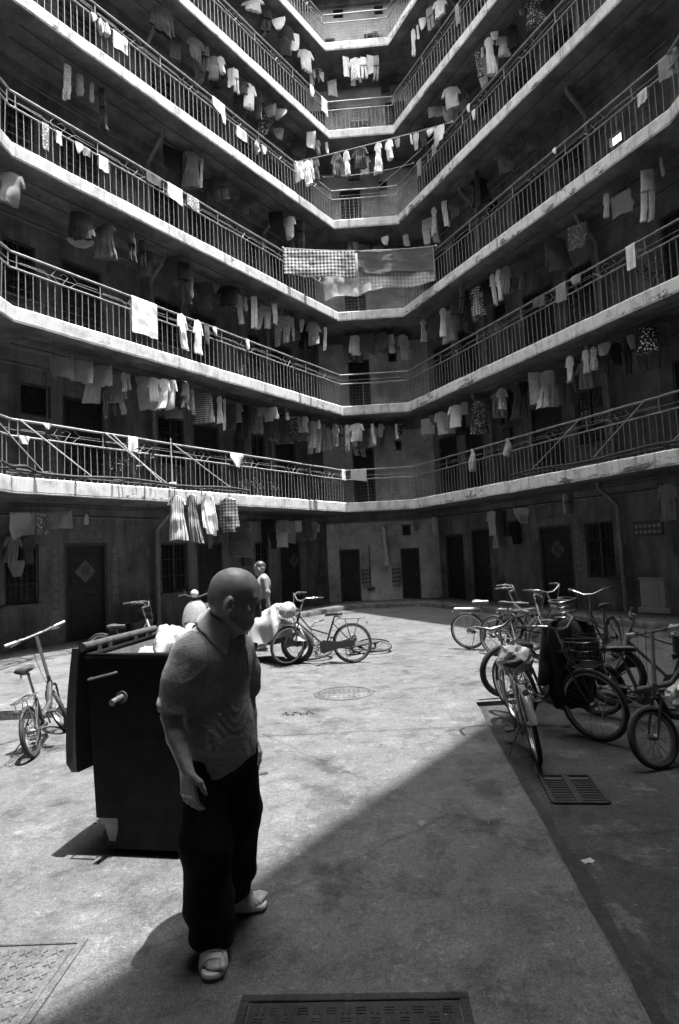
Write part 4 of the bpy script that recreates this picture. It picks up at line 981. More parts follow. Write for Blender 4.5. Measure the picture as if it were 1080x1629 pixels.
# white washing baskets seen through the rails
def basket_thing(p, w, h, label):
    t = thing('washing_basket', label, 'basket', p); m = MB()
    m.lathe([(w * .8, 0), (w, h), (w * 1.05, h), (w * 1.05, h - .03), (w * .97, h - .03), (w * .78, .02)], 20); m.build('tub', WHITEP, t); return t
basket_thing(P3('R', 9.35, .35, zs(1) + TH), .20, .55, 'tall white tub behind the first-floor bars of the shaded wing')
basket_thing(P3('M', .35, .3, zs(1) + TH), .18, .4, 'white tub behind the bars at the cut corner beyond the sunlit wing')

# ---------------------------------------------------------------- bicycles
def arc(c, r, a0, a1, n, ax='xz'):
    out = []
    for q in range(n + 1):
        a = a0 + (a1 - a0) * q / n
        out.append(Vector((c[0] + r * math.cos(a), c[1], c[2] + r * math.sin(a))))
    return out
def wheel(parent, name, c, Rr, tyre_r, rim_mat, spokes=28, mag=False, M=None, tyre_mat=None):
    """wheel in the x-z plane about c; M is the steering transform"""
    T = M or Matrix.Identity(4); c = Vector(c)
    def put(mb, nm, mat, par, kind=None):
        mb.xform(T); o = mb.build(nm, mat, par, 40)
        if kind: o['kind'] = kind
        return o
    m = MB(); ring = [c + Vector((math.cos(a), 0, math.sin(a))) * (Rr - tyre_r) for a in (2 * math.pi * q / 36 for q in range(36))]
    m.tube(ring, tyre_r, 8, True); w = put(m, name, tyre_mat or RUBBER, parent)
    m = MB(); rr = Rr - 2 * tyre_r - .004; rw = tyre_r * .62
    prof = [(rr + .008, -rw), (rr + .008, rw), (rr - .012, rw * .8), (rr - .012, -rw * .8)]
    rings = [[c + Vector((r * math.cos(a), y, r * math.sin(a))) for r, y in prof] for a in (2 * math.pi * q / 36 for q in range(37))]
    m.loft(rings, True, False); put(m, 'rim', rim_mat, w)
    m = MB(); m.tube([c + Vector((0, -.045, 0)), c + Vector((0, -.03, 0)), c + Vector((0, .03, 0)), c + Vector((0, .045, 0))], [.012, .024, .024, .012], 10)
    m.tube([c + Vector((0, -.06, 0)), c + Vector((0, .06, 0))], .006, 6); put(m, 'hub', STEEL, w)
    m = MB()
    if mag:
        for q in range(3):
            a = 2 * math.pi * q / 3 + .35; d = Vector((math.cos(a), 0, math.sin(a))); e = Vector((-d.z, 0, d.x))
            rings = []
            for t, hw in ((.03, .035), (.35 * rr, .030), (.75 * rr, .045), (rr - .01, .085)):
                rings.append([c + d * t + e * hw + Vector((0, .012, 0)), c + d * t - e * hw + Vector((0, .012, 0)), c + d * t - e * hw - Vector((0, .012, 0)), c + d * t + e * hw - Vector((0, .012, 0))])
            m.loft(rings, True, True)
        put(m, 'mag_spokes', BLACKP, w, 'stuff')
    else:
        for q in range(spokes):
            a = 2 * math.pi * q / spokes; sd = 1 if q % 2 else -1; b = a + (.55 if (q // 2) % 2 else -.55)
            m.tube([c + Vector((.022 * math.cos(b), sd * .03, .022 * math.sin(b))), c + Vector(((rr - .008) * math.cos(a), sd * .004, (rr - .008) * math.sin(a)))], .0014, 4, cap=False)
        put(m, 'spokes', STEEL, w, 'stuff')
    return w
def bicycle(label, rear, front, Rw=.31, style='city', lean=0.0, steer=0.0, frame=DARKP, bars='city', basket=False, rack=False, fender=None, saddle_h=.80, guard=False, stand=True, tyre=.019, mag=False,
            rim=CHROME, z0=0.0, bar_h=1.0, name='bicycle', basket_mat=None, saddle_mat=None, gp='bicycles parked in the courtyard', rim_front=None):
    rear, front = Vector((*rear, 0)), Vector((*front, 0)); d = front - rear; wb = d.length; yaw = math.atan2(d.y, d.x)
    root = thing(name, label, 'bicycle', (rear.x, rear.y, z0), 0, gp)
    root.rotation_euler = (Euler((lean, 0, 0)).to_matrix().to_4x4()).to_euler()
    root.matrix_world = Matrix.Translation((rear.x, rear.y, z0)) @ Matrix.Rotation(yaw, 4, 'Z') @ Matrix.Rotation(lean, 4, 'X')
    RH = Vector((0, 0, Rw)); FH = Vector((wb, 0, Rw)); BB = Vector((wb * .41, 0, Rw * .87))
    fold = style == 'fold'
    ha = R(72); hd = Vector((-math.cos(ha), 0, math.sin(ha)))          # steering axis, pointing up and back
    off = .045; ax0 = FH - Vector((off, 0, 0))
    crown = ax0 + hd * (Rw + .05); htop = ax0 + hd * (Rw + (.15 if fold else .20)); hbot = ax0 + hd * (Rw + .065)
    S = Matrix.Translation(ax0) @ Matrix.Rotation(steer, 4, hd) @ Matrix.Translation(-ax0)
    seat_top = Vector((BB.x - .30 * (saddle_h - BB.z) , 0, saddle_h - .06))
    sd_dir = (seat_top - BB).normalized(); st_len = min((htop.z - BB.z) + .02, (seat_top - BB).length - .08) if not fold else .30
    seat_cl = BB + sd_dir * st_len
    fr = MB()
    if style == 'city':
        fr.tube([htop - hd * .03, htop.lerp(BB, .35) + Vector((-.02, 0, -.06)), BB + sd_dir * .20], .013, 8); fr.tube([hbot, BB], .016, 8)
        mp = htop.lerp(BB, .5); fr.tube([hbot.lerp(BB, .5), mp.lerp(BB, .25)], .006, 6)
    elif style == 'diamond':
        fr.tube([htop - hd * .03, seat_cl - sd_dir * .02], .014, 8); fr.tube([hbot, BB], .018, 8)
    else:
        fr.tube([hbot + hd * .03, hbot.lerp(BB, .35) + Vector((0, 0, -.06)), BB + Vector((-.02, 0, .07))], .029, 10)
    fr.tube([BB, seat_cl], .015 if not fold else .020, 8); fr.tube([BB - Vector((0, .035, 0)), BB + Vector((0, .035, 0))], .021, 10)
    fr.tube([hbot - hd * .01, htop + hd * .01], .019, 10)
    for s in (-1, 1):
        fr.tube([BB + Vector((0, s * .02, 0)), RH + Vector((0, s * .055, 0))], .008, 6)
        fr.tube([seat_cl - sd_dir * .03 + Vector((0, s * .012, 0)), RH + Vector((0, s * .055, 0))], .007, 6)
    fo = fr.build('frame', frame, root)
    m = MB(); m.tube([seat_cl, seat_top], .0125, 8); m.build('seat_post', STEEL, root)
    # saddle
    m = MB(); sc = seat_top + Vector((0, 0, .035)); rings = []
    for t, w, h in ((-.125, .03, .0), (-.11, .085, .012), (-.06, .092, .018), (0, .06, .012), (.07, .028, .008), (.13, .020, .006), (.15, .006, .0)):
        rings.append([sc + Vector((t, w * math.cos(a), h + (.020 if math.sin(a) > 0 else .034) * math.sin(a))) for a in (2 * math.pi * q / 12 for q in range(12))])
    m.loft(rings); m.tube([sc + Vector((-.07, 0, -.03)), seat_top - Vector((0, 0, .0))], .012, 6)
    sadl = m.build('saddle', saddle_mat or BLACKPL, root, 50)
    m = MB()
    for s in (-1, 1): m.tube(arc((sc.x - .08, s * .035, sc.z - .045), .018, 0, 6.28, 8), .004, 4)
    m.build('saddle_springs', STEEL, sadl)['kind'] = 'stuff'
    # wheels
    wheel(root, 'rear_wheel', RH, Rw, tyre, rim, mag=mag)
    wheel(root, 'front_wheel', FH, Rw, tyre, rim_front or rim, M=S, mag=mag)
    # fork
    m = MB()
    for s in (-1, 1): m.tube([crown + Vector((0, s * .042, 0)), crown + Vector((0, s * .046, -.03)), FH.lerp(crown, .35) + Vector((0, s * .05, 0)), FH + Vector((0, s * .05, 0))], [.012, .012, .010, .007], 8)
    m.tube([crown + Vector((0, -.046, 0)), crown + Vector((0, .046, 0))], .014, 8); m.tube([crown, hbot], .014, 8); m.xform(S); m.build('fork', frame, root)
    # handlebar
    tip = htop + hd * max(.06, (bar_h - htop.z) / hd.z - .02); m = MB()
    m.tube([htop, tip], .0125 if not fold else .017, 8)
    if bars == 'flat' or fold:
        ctr = tip + Vector((.05 if not fold else 0, 0, .01)); hw = .29
        m.tube([tip, ctr], .013, 8); bp = [ctr + Vector((-.02, -hw, .01)), ctr + Vector((0, -.1, 0)), ctr + Vector((0, .1, 0)), ctr + Vector((-.02, hw, .01))]
    else:
        ctr = tip + Vector((.06, 0, .02)); m.tube([tip, ctr], .013, 8)
        bp = [ctr + Vector(v) for v in ((-.26, -.28, .06), (-.10, -.28, .075), (.0, -.20, .06), (.02, -.06, .0), (.02, .06, .0), (.0, .20, .06), (-.10, .28, .075), (-.26, .28, .06))]
    m.tube(bp, .011, 8); m.xform(S); hb = m.build('handlebar', CHROME, root)
    for s in (0, -1):
        e0, e1 = (bp[0], bp[1]) if s == 0 else (bp[-1], bp[-2]); dv = (e1 - e0).normalized(); m = MB()
        m.tube([e0 - dv * .01, e0 + dv * .10], .0155, 8); m.xform(S); m.build('grip', BLACKPL if not fold else WHITEP, hb)
        m = MB(); b = e0 + dv * .13; m.tube([b, b + dv * .02 + Vector((.035, 0, -.015)), b - dv * .09 + Vector((.05, 0, -.035))], .005, 5); m.tube([b - dv * .01, b + dv * .025], .017, 8); m.xform(S); m.build('brake_lever', STEEL, hb)
    m = MB()
    for s in (-1, 1):
        e = bp[1] if s < 0 else bp[-2]; m.tube([e, e + Vector((.10, -s * .05, .02)), htop + Vector((.08, s * .03, .05)), crown + Vector((.03, s * .02, .02))], .0028, 4)
    m.xform(S); m.build('brake_cable', BLACKPL, root)
    # drive
    m = MB(); cy = .055; M_ = Matrix.Translation(BB + Vector((0, cy, 0))) @ Matrix.Rotation(math.pi / 2, 4, 'X')
    m.lathe([(.02, -.003), (.085, -.003), (.09, 0), (.085, .003), (.02, .003)], 26, M_); m.build('chainring', STEEL, root)
    if guard:
        m = MB(); rings = []
        for t, h in ((-.05, .045), (.0, .05), (wb * .2, .055), (wb * .36, .085), (wb * .44, .105), (wb * .49, .07)):
            c = RH.lerp(BB, t / (wb * .41)) + Vector((0, cy + .012, 0)); rings.append([c + Vector((0, .012, h)), c + Vector((0, .016, 0)), c + Vector((0, .012, -h)), c + Vector((0, -.012, -h)), c + Vector((0, -.012, h))])
        m.loft(rings); m.build('chain_guard', frame, root, 25)
    else:
        m = MB()
        for s in (-1, 1): m.tube([BB + Vector((0, cy, s * .088)), RH + Vector((0, cy, s * .035))], .005, 5)
        m.build('chain', IRON, root)
        m = MB(); m.lathe([(.01, -.012), (.035, -.012), (.04, 0), (.03, .012), (.01, .012)], 14, Matrix.Translation(RH + Vector((0, cy - .01, 0))) @ Matrix.Rotation(math.pi / 2, 4, 'X')); m.build('sprocket', STEEL, root)
    ca = -.9
    for s in (-1, 1):
        cd = Vector((math.cos(ca), 0, math.sin(ca))) * s; e = BB + Vector((0, s * .075, 0)) + cd * .165; m = MB()
        m.tube([BB + Vector((0, s * .06, 0)), e], .009, 6); cr = m.build('crank', STEEL, root)
        m = MB(); m.box(e + Vector((0, s * .055, 0)), (.095, .085, .022), None, 0, .005); m.build('pedal', BLACKPL, cr)
    if fender:
        for c, a0, a1, T, nm in ((RH, R(-10), R(165), None, 'rear_mudguard'), (FH, R(15), R(185), S, 'front_mudguard')):
            m = MB(); rings = []
            for q in range(17):
                a = a0 + (a1 - a0) * q / 16; r = Rw + .016; dn = Vector((math.cos(a), 0, math.sin(a)))
                rings.append([c + dn * (r - .014) + Vector((0, -.030, 0)), c + dn * r + Vector((0, -.018, 0)), c + dn * (r + .004), c + dn * r + Vector((0, .018, 0)), c + dn * (r - .014) + Vector((0, .030, 0))])
            m.loft(rings, False, False)
            for s in (-1, 1): m.tube([c + Vector((0, s * .05, 0)), c + Vector((math.cos(a1 - .35), 0, math.sin(a1 - .35))) * Rw + Vector((0, s * .03, 0))], .003, 4)
            if T is not None: m.xform(T)
            m.build(nm, fender, root, 50)
    if rack:
        m = MB(); z = Rw * 2 + .07; x0, x1 = -.22, .22
        m.tube([(x1, -.05, z), (x0 + .03, -.055, z), (x0, -.03, z), (x0, .03, z), (x0 + .03, .055, z), (x1, .05, z)], .0055, 6)
        for y in (-.02, .02): m.tube([(x1, y, z), (x0, y, z)], .004, 5)
        for x in (-.12, 0, .12): m.tube([(x, -.055, z), (x, .055, z)], .004, 5)
        for s in (-1, 1):
            m.tube([(.10, s * .052, z), RH + Vector((0, s * .06, 0))], .005, 5); m.tube([(-.12, s * .052, z), RH + Vector((0, s * .06, 0))], .005, 5)
        m.tube([(x1, 0, z), seat_cl - sd_dir * .05], .005, 5); m.build('rear_rack', CHROME, root)
        m = MB(); m.lathe([(.004, -.01), (.024, -.008), (.026, .004), (.004, .012)], 12, Matrix.Translation((-.25, 0, Rw * 2 + .0)) @ Matrix.Rotation(-math.pi / 2, 4, 'Y')); m.build('rear_reflector', REDGLASS, root)
    if basket:
        b0 = htop + Vector((.22, 0, -.02)); m = MB(); wv = MB(); lv = []
        for k, (hx, hy, z) in enumerate(((.10, .13, -.12), (.115, .145, -.04), (.13, .16, .04), (.145, .175, .12))):
            rg = [b0 + Vector((hx * (1 if abs(math.cos(a)) > .99 else math.copysign(min(1, abs(math.cos(a)) * 1.25), math.cos(a))), hy * math.copysign(min(1, abs(math.sin(a)) * 1.25), math.sin(a)), z)) for a in (2 * math.pi * q / 24 for q in range(24))]
            lv.append(rg); (m if k == 3 else wv).tube(rg, .006 if k in (0, 3) else .003, 5, True)
        for q in range(24): wv.tube([lv[k][q] for k in range(4)], .0025, 4)
        for k in range(-4, 5): wv.tube([b0 + Vector((-.1, k * .028, -.12)), b0 + Vector((.1, k * .028, -.12))], .0025, 4); wv.tube([b0 + Vector((k * .022, -.13, -.12)), b0 + Vector((k * .022, .13, -.12))], .0025, 4)
        m.tube([htop, b0 + Vector((-.12, 0, .0))], .008, 6)
        m.xform(S); wv.xform(S); bo = m.build('basket', basket_mat or STEEL, root); wv.build('basket_wires', basket_mat or STEEL, bo)['kind'] = 'stuff'
        root['basket_at'] = tuple(S @ b0)
    if stand:
        m = MB(); sg_ = 1 if lean < 0 else -1; b = RH.lerp(BB, .3) + Vector((0, sg_ * .06, -.02)); g = (Matrix.Rotation(lean, 4, 'X').inverted() @ Vector((0, 0, 0)))
        zt = .012; e = Vector((b.x - .03, b.y + sg_ * .16, 0)); e.z = zt - math.tan(lean) * e.y if abs(lean) < .5 else .01
        m.tube([b, e], .007, 6); m.tube([e - Vector((.02, 0, 0)), e + Vector((.03, 0, 0))], .007, 6); m.build('kickstand', STEEL, root)
    return root

LEAN = R(5)
b_city = bicycle('dark step-through bicycle standing alone in the sun with a white bundle in its basket', (.10, 9.62), (-.93, 9.70), .315, 'city', lean=R(5), steer=R(38), frame=BLACKP, basket=True, rack=True, fender=None, guard=True, saddle_h=.80, bar_h=1.02)
bicycle('bicycle toppled flat on its side behind the lone upright one', (.62, 10.35), (-.40, 9.95), .30, 'city', lean=R(79), steer=R(-12), frame=DARKP, rack=False, fender=BLACKP, guard=True, saddle_h=.78, stand=False, z0=.05, bar_h=.98)
bicycle('pale-saddled bicycle at the far end of the parked row, rear wheel in the sun', (2.13, 10.45), (3.02, 9.95), .315, 'city', lean=R(6), steer=R(14), frame=SILVERP, rack=True, saddle_mat=SILVERP, saddle_h=.84, guard=False)
bicycle('silver mountain bicycle with its wheel turned, second along the parked row', (2.36, 9.72), (2.92, 8.86), .32, 'diamond', lean=R(-7), steer=R(24), frame=SILVERP, bars='flat', saddle_h=.86, tyre=.024)
bicycle('dark bicycle with mudguards squeezed between the silver mountain bicycle and the row', (2.75, 10.0), (3.35, 9.15), .31, 'city', lean=R(4), steer=R(-10), frame=BLACKP, fender=BLACKP, rack=True, basket=True, saddle_h=.82)
bicycle('thick-tyred bicycle reaching past the edge of the sunken pad into the sun', (2.72, 7.22), (1.80, 6.98), .315, 'diamond', lean=R(-9), steer=R(-8), frame=BLACKP, bars='flat', saddle_h=.80, tyre=.026, z0=0.0, stand=False)
bicycle('bicycle with white rear mudguard seen from behind, plastic bag over its saddle', (1.51, 4.98), (1.66, 6.03), .315, 'city', lean=R(-9), steer=R(10), frame=SILVERP, bars='city', rack=True, fender=CREAM, saddle_h=.80, z0=PZ, tyre=.02)
b_jack = bicycle('dark bicycle with a black jacket thrown over its bars', (1.78, 6.38), (2.22, 5.47), .325, 'diamond', lean=R(10), steer=R(12), frame=BLACKP, bars='city', saddle_h=.82, z0=PZ, tyre=.021, basket=True, basket_mat=BLACKP)
bicycle('bicycle with three-spoke black wheels and pale frame in the crowded row', (3.75, 6.25), (2.88, 6.62), .33, 'diamond', lean=R(-6), steer=R(-4), frame=SILVERP, bars='flat', saddle_h=.8, z0=PZ, tyre=.03, mag=True)
bicycle('stocky bicycle with pale front rim and wire basket at the end of the row', (3.10, 5.28), (2.38, 4.74), .235, 'fold', lean=R(8), steer=R(-20), frame=BLACKP, bars='flat', saddle_h=.80, z0=PZ, tyre=.024, bar_h=1.02, fender=None, rim_front=SILVERP)
bicycle('thin-wheeled bicycle half hidden behind the jacket bicycle', (4.0, 9.0), (3.36, 8.28), .31, 'city', lean=R(5), steer=R(8), frame=DARKP, rack=False, saddle_h=.82)
bicycle('silver low-framed bicycle wedged behind the stocky one', (2.55, 6.25), (3.30, 5.55), .28, 'fold', lean=R(6), steer=R(15), frame=SILVERP, bars='flat', saddle_h=.74, z0=PZ, tyre=.02, bar_h=.92, fender=BLACKP)
bicycle('folding bicycle with white straight handlebar leaning in the sun beside the bin', (-2.88, 5.60), (-3.04, 6.50), .235, 'fold', lean=R(-9), steer=R(34), frame=DARKP, saddle_h=.80, bar_h=1.07, rack=True, tyre=.022, rim=STEEL, stand=True, name='folding_bicycle')
bicycle('bicycle with white bars standing on the raised paving behind the bin', (-3.7, 9.25), (-2.75, 9.05), .30, 'city', lean=R(4), steer=R(20), frame=WHITEP, z0=.105, saddle_h=.72, bar_h=.98)

# bundles, bags and the jacket on the bicycles
def crumple(name, label, c, r, mat, seed, cat='bag', amp=.22, n=40, fl=.0):
    m = MB(); m.ell((0, 0, 0), r, n)
    out = []
    for p in m.v:
        v = Vector(p); q = v.normalized() if v.length > 1e-6 else Vector((0, 0, 1))
        w1 = q + .35 * mnoise.noise_vector(q * 2.3 + Vector((seed, 1, 2)))
        k = 1 + amp * mnoise.noise(q * 1.7 + Vector((seed, 0, 0))) - amp * .9 * abs(mnoise.noise(w1 * 3.1 + Vector((0, seed, 0)))) - amp * .5 * abs(mnoise.noise(w1 * 6.7 + Vector((0, seed, 3)))) + .05 * mnoise.noise(q * 15)
        v = v * k
        if fl and v.z < -fl: v.z = -fl
        out.append(tuple(v))
    m.v = out; o = m.build(name, mat, None, 40); o.location = c; return tag(o, label, cat)
def at_basket(b, dz): return (b.matrix_world @ (Vector(b['basket_at']) + Vector((0, 0, dz))))
crumple('bundle', 'round white bundle sitting in the front basket of the lone bicycle', at_basket(b_city, .10), (.15, .15, .13), BAG, 3.1, 'bundle', .12)
crumple('plastic_bag', 'crumpled plastic bag tied over the saddle of the bicycle seen from behind', (1.47, 5.32, .73), (.16, .15, .13), BAGD, 5.3, amp=.3)
crumple('plastic_bag', 'translucent bag hanging on the stocky bicycle at the end of the row', (2.62, 4.72, .50), (.15, .12, .13), BAGD, 7.7, amp=.3)
def jacket_over():
    m = MB(); rings = []
    c = Vector((2.10, 5.72, .98)); rnd = random.Random(5)
    for q, (z, hw, th) in enumerate([(.02, .10, .03), (0, .18, .06), (-.08, .22, .085), (-.25, .22, .085), (-.45, .20, .07), (-.62, .215, .06), (-.78, .19, .045), (-.80, .17, .03)]):
        rings.append([Vector((hw * math.cos(a) + .012 * mnoise.noise(Vector((z * 7, a, 2))), th * math.sin(a) * (1 + .5 * mnoise.noise(Vector((a * 2, z * 5, 1)))) + .025 * math.sin(a * 5 + z * 6) , z + .02 * mnoise.noise(Vector((a * 2, z, 8))))) for a in (2 * math.pi * k / 26 for k in range(26))])
    m.loft(rings)
    for sd in (-1, 1):
        rr = []
        for k in range(9):
            t = k / 8; x = sd * (.17 + .10 * t); z = -.03 - .55 * t; w = .07 - .018 * t
            rr.append([Vector((x + w * math.cos(a), -.03 * t + w * .8 * math.sin(a) + .01 * math.sin(t * 14), z)) for a in (2 * math.pi * j / 12 for j in range(12))])
        m.loft(rr)
    o = m.build('jacket', cloth(.018), None, 50); o.location = c; o.rotation_euler = (0, 0, math.atan2(c.y, c.x) - math.pi / 2 + .2)
    tag(o, 'long black jacket draped over the bars of a bicycle on the pad', 'jacket')
jacket_over()
def box_basket(p, yaw, label):
    t = thing('pannier', label, 'basket', p, yaw); m = MB()
    m.box((0, 0, 0), (.30, .22, .19), None, 0, .03); m.build('body', BLACKPL, t)
    m = MB(); m.tube([(-.16, -.12, .10), (.16, -.12, .10), (.16, .12, .10), (-.16, .12, .10)], .006, 6, True); m.build('rim', CHROME, t)
box_basket((2.86, 5.02, .85), .7, 'black box basket with bright wire rim on the stocky bicycle')

# ---------------------------------------------------------------- scooter and covered motorcycle
def scooter(label, loc, yaw):
    t = thing('scooter', label, 'scooter', loc, yaw)          # +x forward
    def L(nm, prof, mat, par=t, ang=50, n=20):
        m = MB(); m.loft(prof); return m.build(nm, mat, par, ang)
    def sec(x, z, hw, hh, lean=0, n=18, sq=.75):
        out = []
        for q in range(n):
            a = 2 * math.pi * q / n; c, s = math.cos(a), math.sin(a)
            out.append(Vector((x + lean * (math.copysign(abs(s) ** sq, s) * hh), hw * math.copysign(abs(c) ** sq, c), z + hh * math.copysign(abs(s) ** sq, s))))
        return out
    # front leg shield: a tall curved apron
    rings = []
    for z, hw, x, th in ((.30, .20, .50, .05), (.34, .245, .48, .06), (.50, .265, .43, .075), (.66, .25, .38, .085), (.80, .215, .33, .085), (.89, .15, .29, .07), (.93, .09, .27, .05)):
        rings.append([Vector((x + th * math.sin(a) * (1.0 if math.sin(a) > 0 else .35) - .10 * abs(math.cos(a)) ** 2, hw * math.cos(a), z)) for a in (2 * math.pi * q / 24 for q in range(24))])
    shield = L('front_shield', rings, CREAM)
    m = MB(); m.box((.50, 0, .50), (.03, .30, .06), Matrix.Rotation(.25, 3, 'Y'), 0, .012); m.build('grille', BLACKPL, shield)
    L('front_mudguard', [[Vector((.62 + (.27) * math.cos(a), y, .25 + .27 * math.sin(a))) for y in (-.07, -.05, 0, .05, .07)] for a in [R(20 + 10 * k) for k in range(14)]], CREAM, ang=40) if False else None
    m = MB(); rings = []
    for k in range(13):
        a = R(15 + 12 * k); dn = Vector((math.cos(a), 0, math.sin(a))); c = Vector((.62, 0, .24))
        rings.append([c + dn * .245 + Vector((0, -.075, 0)), c + dn * .275 + Vector((0, -.05, 0)), c + dn * .285, c + dn * .275 + Vector((0, .05, 0)), c + dn * .245 + Vector((0, .075, 0))])
    m.loft(rings, False, False); m.build('mudguard', CREAM, t, 60)
    L('floorboard', [sec(.36, .27, .17, .05), sec(.1, .26, .19, .05), sec(-.1, .28, .19, .06)], BLACKPL)
    L('rear_body', [sec(-.05, .42, .13, .12), sec(-.2, .52, .18, .16), sec(-.45, .56, .19, .16), sec(-.72, .60, .13, .11), sec(-.82, .62, .06, .05)], CREAM)
    L('seat', [sec(-.02, .70, .10, .035), sec(-.12, .735, .14, .05), sec(-.4, .745, .145, .05), sec(-.66, .77, .12, .045), sec(-.72, .77, .06, .03)], BLACKPL)
    for x in (.62, -.56): 
        w = wheel(t, 'wheel', (x, 0, .22), .22, .045, SILVERP, mag=True)
    m = MB()
    for s in (-1, 1): m.tube([(.62, s * .06, .22), (.44, s * .06, .62), (.34, 0, .85)], .018, 8)
    m.build('fork', STEEL, t)
    m = MB(); m.tube([(.27, 0, .90), (.24, 0, 1.0)], .03, 10); m.tube([(.10, -.36, 1.03), (.18, -.22, 1.05), (.25, -.08, 1.0), (.25, .08, 1.0), (.18, .22, 1.05), (.10, .36, 1.03)], .017, 8); hb = m.build('handlebar', BLACKPL, t)
    for s in (-1, 1):
        m = MB(); m.tube([(.09, s * .38, 1.03), (.15, s * .27, 1.045)], .021, 8); m.build('grip', BLACKPL, hb)
        m = MB(); m.tube([(.17, s * .24, 1.05), (.20, s * .26, 1.045), (.16, s * .37, 1.03)], .007, 5); m.build('brake_lever', CHROME, hb)
        m = MB(); m.tube([(.16, s * .2, 1.05), (.14, s * .26, 1.16)], .005, 5); m.box((.14, s * .29, 1.20), (.02, .11, .07), None, 0, .01) if False else None; m.build('mirror_stem', BLACKPL, hb)
    m = MB(); m.ell((.27, 0, 1.07), (.07, .085, .085), 16); m.build('headlight', LENS, t)
    return t
scooter('white scooter with round headlamp parked facing the court beyond the bin', (-3.02, 12.55, 0), R(-92))
def covered_motorcycle():
    t = thing('motorcycle', 'motorcycle under a crumpled white cover behind the old man', 'motorcycle', (-1.28, 10.25, 0), R(-38))
    wheel(t, 'wheel', (.62, 0, .29), .29, .035, SILVERP, M=Matrix.Translation((.62, 0, 0)) @ Matrix.Rotation(.3, 4, 'Z') @ Matrix.Translation((-.62, 0, 0))); wheel(t, 'wheel', (-.60, 0, .29), .29, .045, SILVERP)
    m = MB(); m.ell((0, 0, .42), (.26, .15, .17), 14); m.tube([(-.6, .1, .29), (-.1, .12, .33), (.1, .13, .30)], .04, 8); m.tube([(.62, .06, .29), (.40, .05, .80)], .02, 8); m.tube([(.62, -.06, .29), (.40, -.05, .80)], .02, 8); m.build('engine', IRON, t)
    m = MB(); rings = []; n = 88
    top = lambda x: .98 + .07 * math.exp(-((x - .33) / .16) ** 2) - .20 * math.exp(-((x + .35) / .45) ** 2) - .28 * max(0, x - .45)
    for k in range(20):
        v = k / 19; r = []
        for q in range(n):
            a = 2 * math.pi * q / n; ex, ey = .80 * math.cos(a), .25 * math.sin(a)
            g = v ** .7; x, y = ex * g, ey * g * (1 + .25 * v)
            if v > .6: y *= 1 + .12 * mnoise.noise(Vector((a * 1.5, 2, v)))
            pz = a * 7 + 1.6 * mnoise.noise(Vector((math.cos(a) * 2, math.sin(a) * 2, v))); fold = .15 * v * (abs((pz / 3.14159) % 2 - 1) - .5) + .17 * v * (.4 - abs(mnoise.noise(Vector((math.cos(a) * 3, math.sin(a) * 3, v * 3 + 5)))))
            hem = .42 + .18 * mnoise.noise(Vector((math.cos(a) * 1.7, math.sin(a) * 1.7, 4))) - .22 * max(0, math.cos(a - .9))
            z = top(x) * (1 - v ** 2.2) + hem * v ** 2.2 + .035 * mnoise.noise(Vector((x * 6, y * 9, 3))) - .05 * abs(mnoise.noise(Vector((x * 5, y * 8, 9))))
            r.append(Vector((x * (1 + fold * .5), y + fold * math.sin(a), z)))
        rings.append(r)
    m.loft(rings, True, True); m.f.pop(); c = m.build('cover', BAG, t, 60)
    return t
covered_motorcycle()

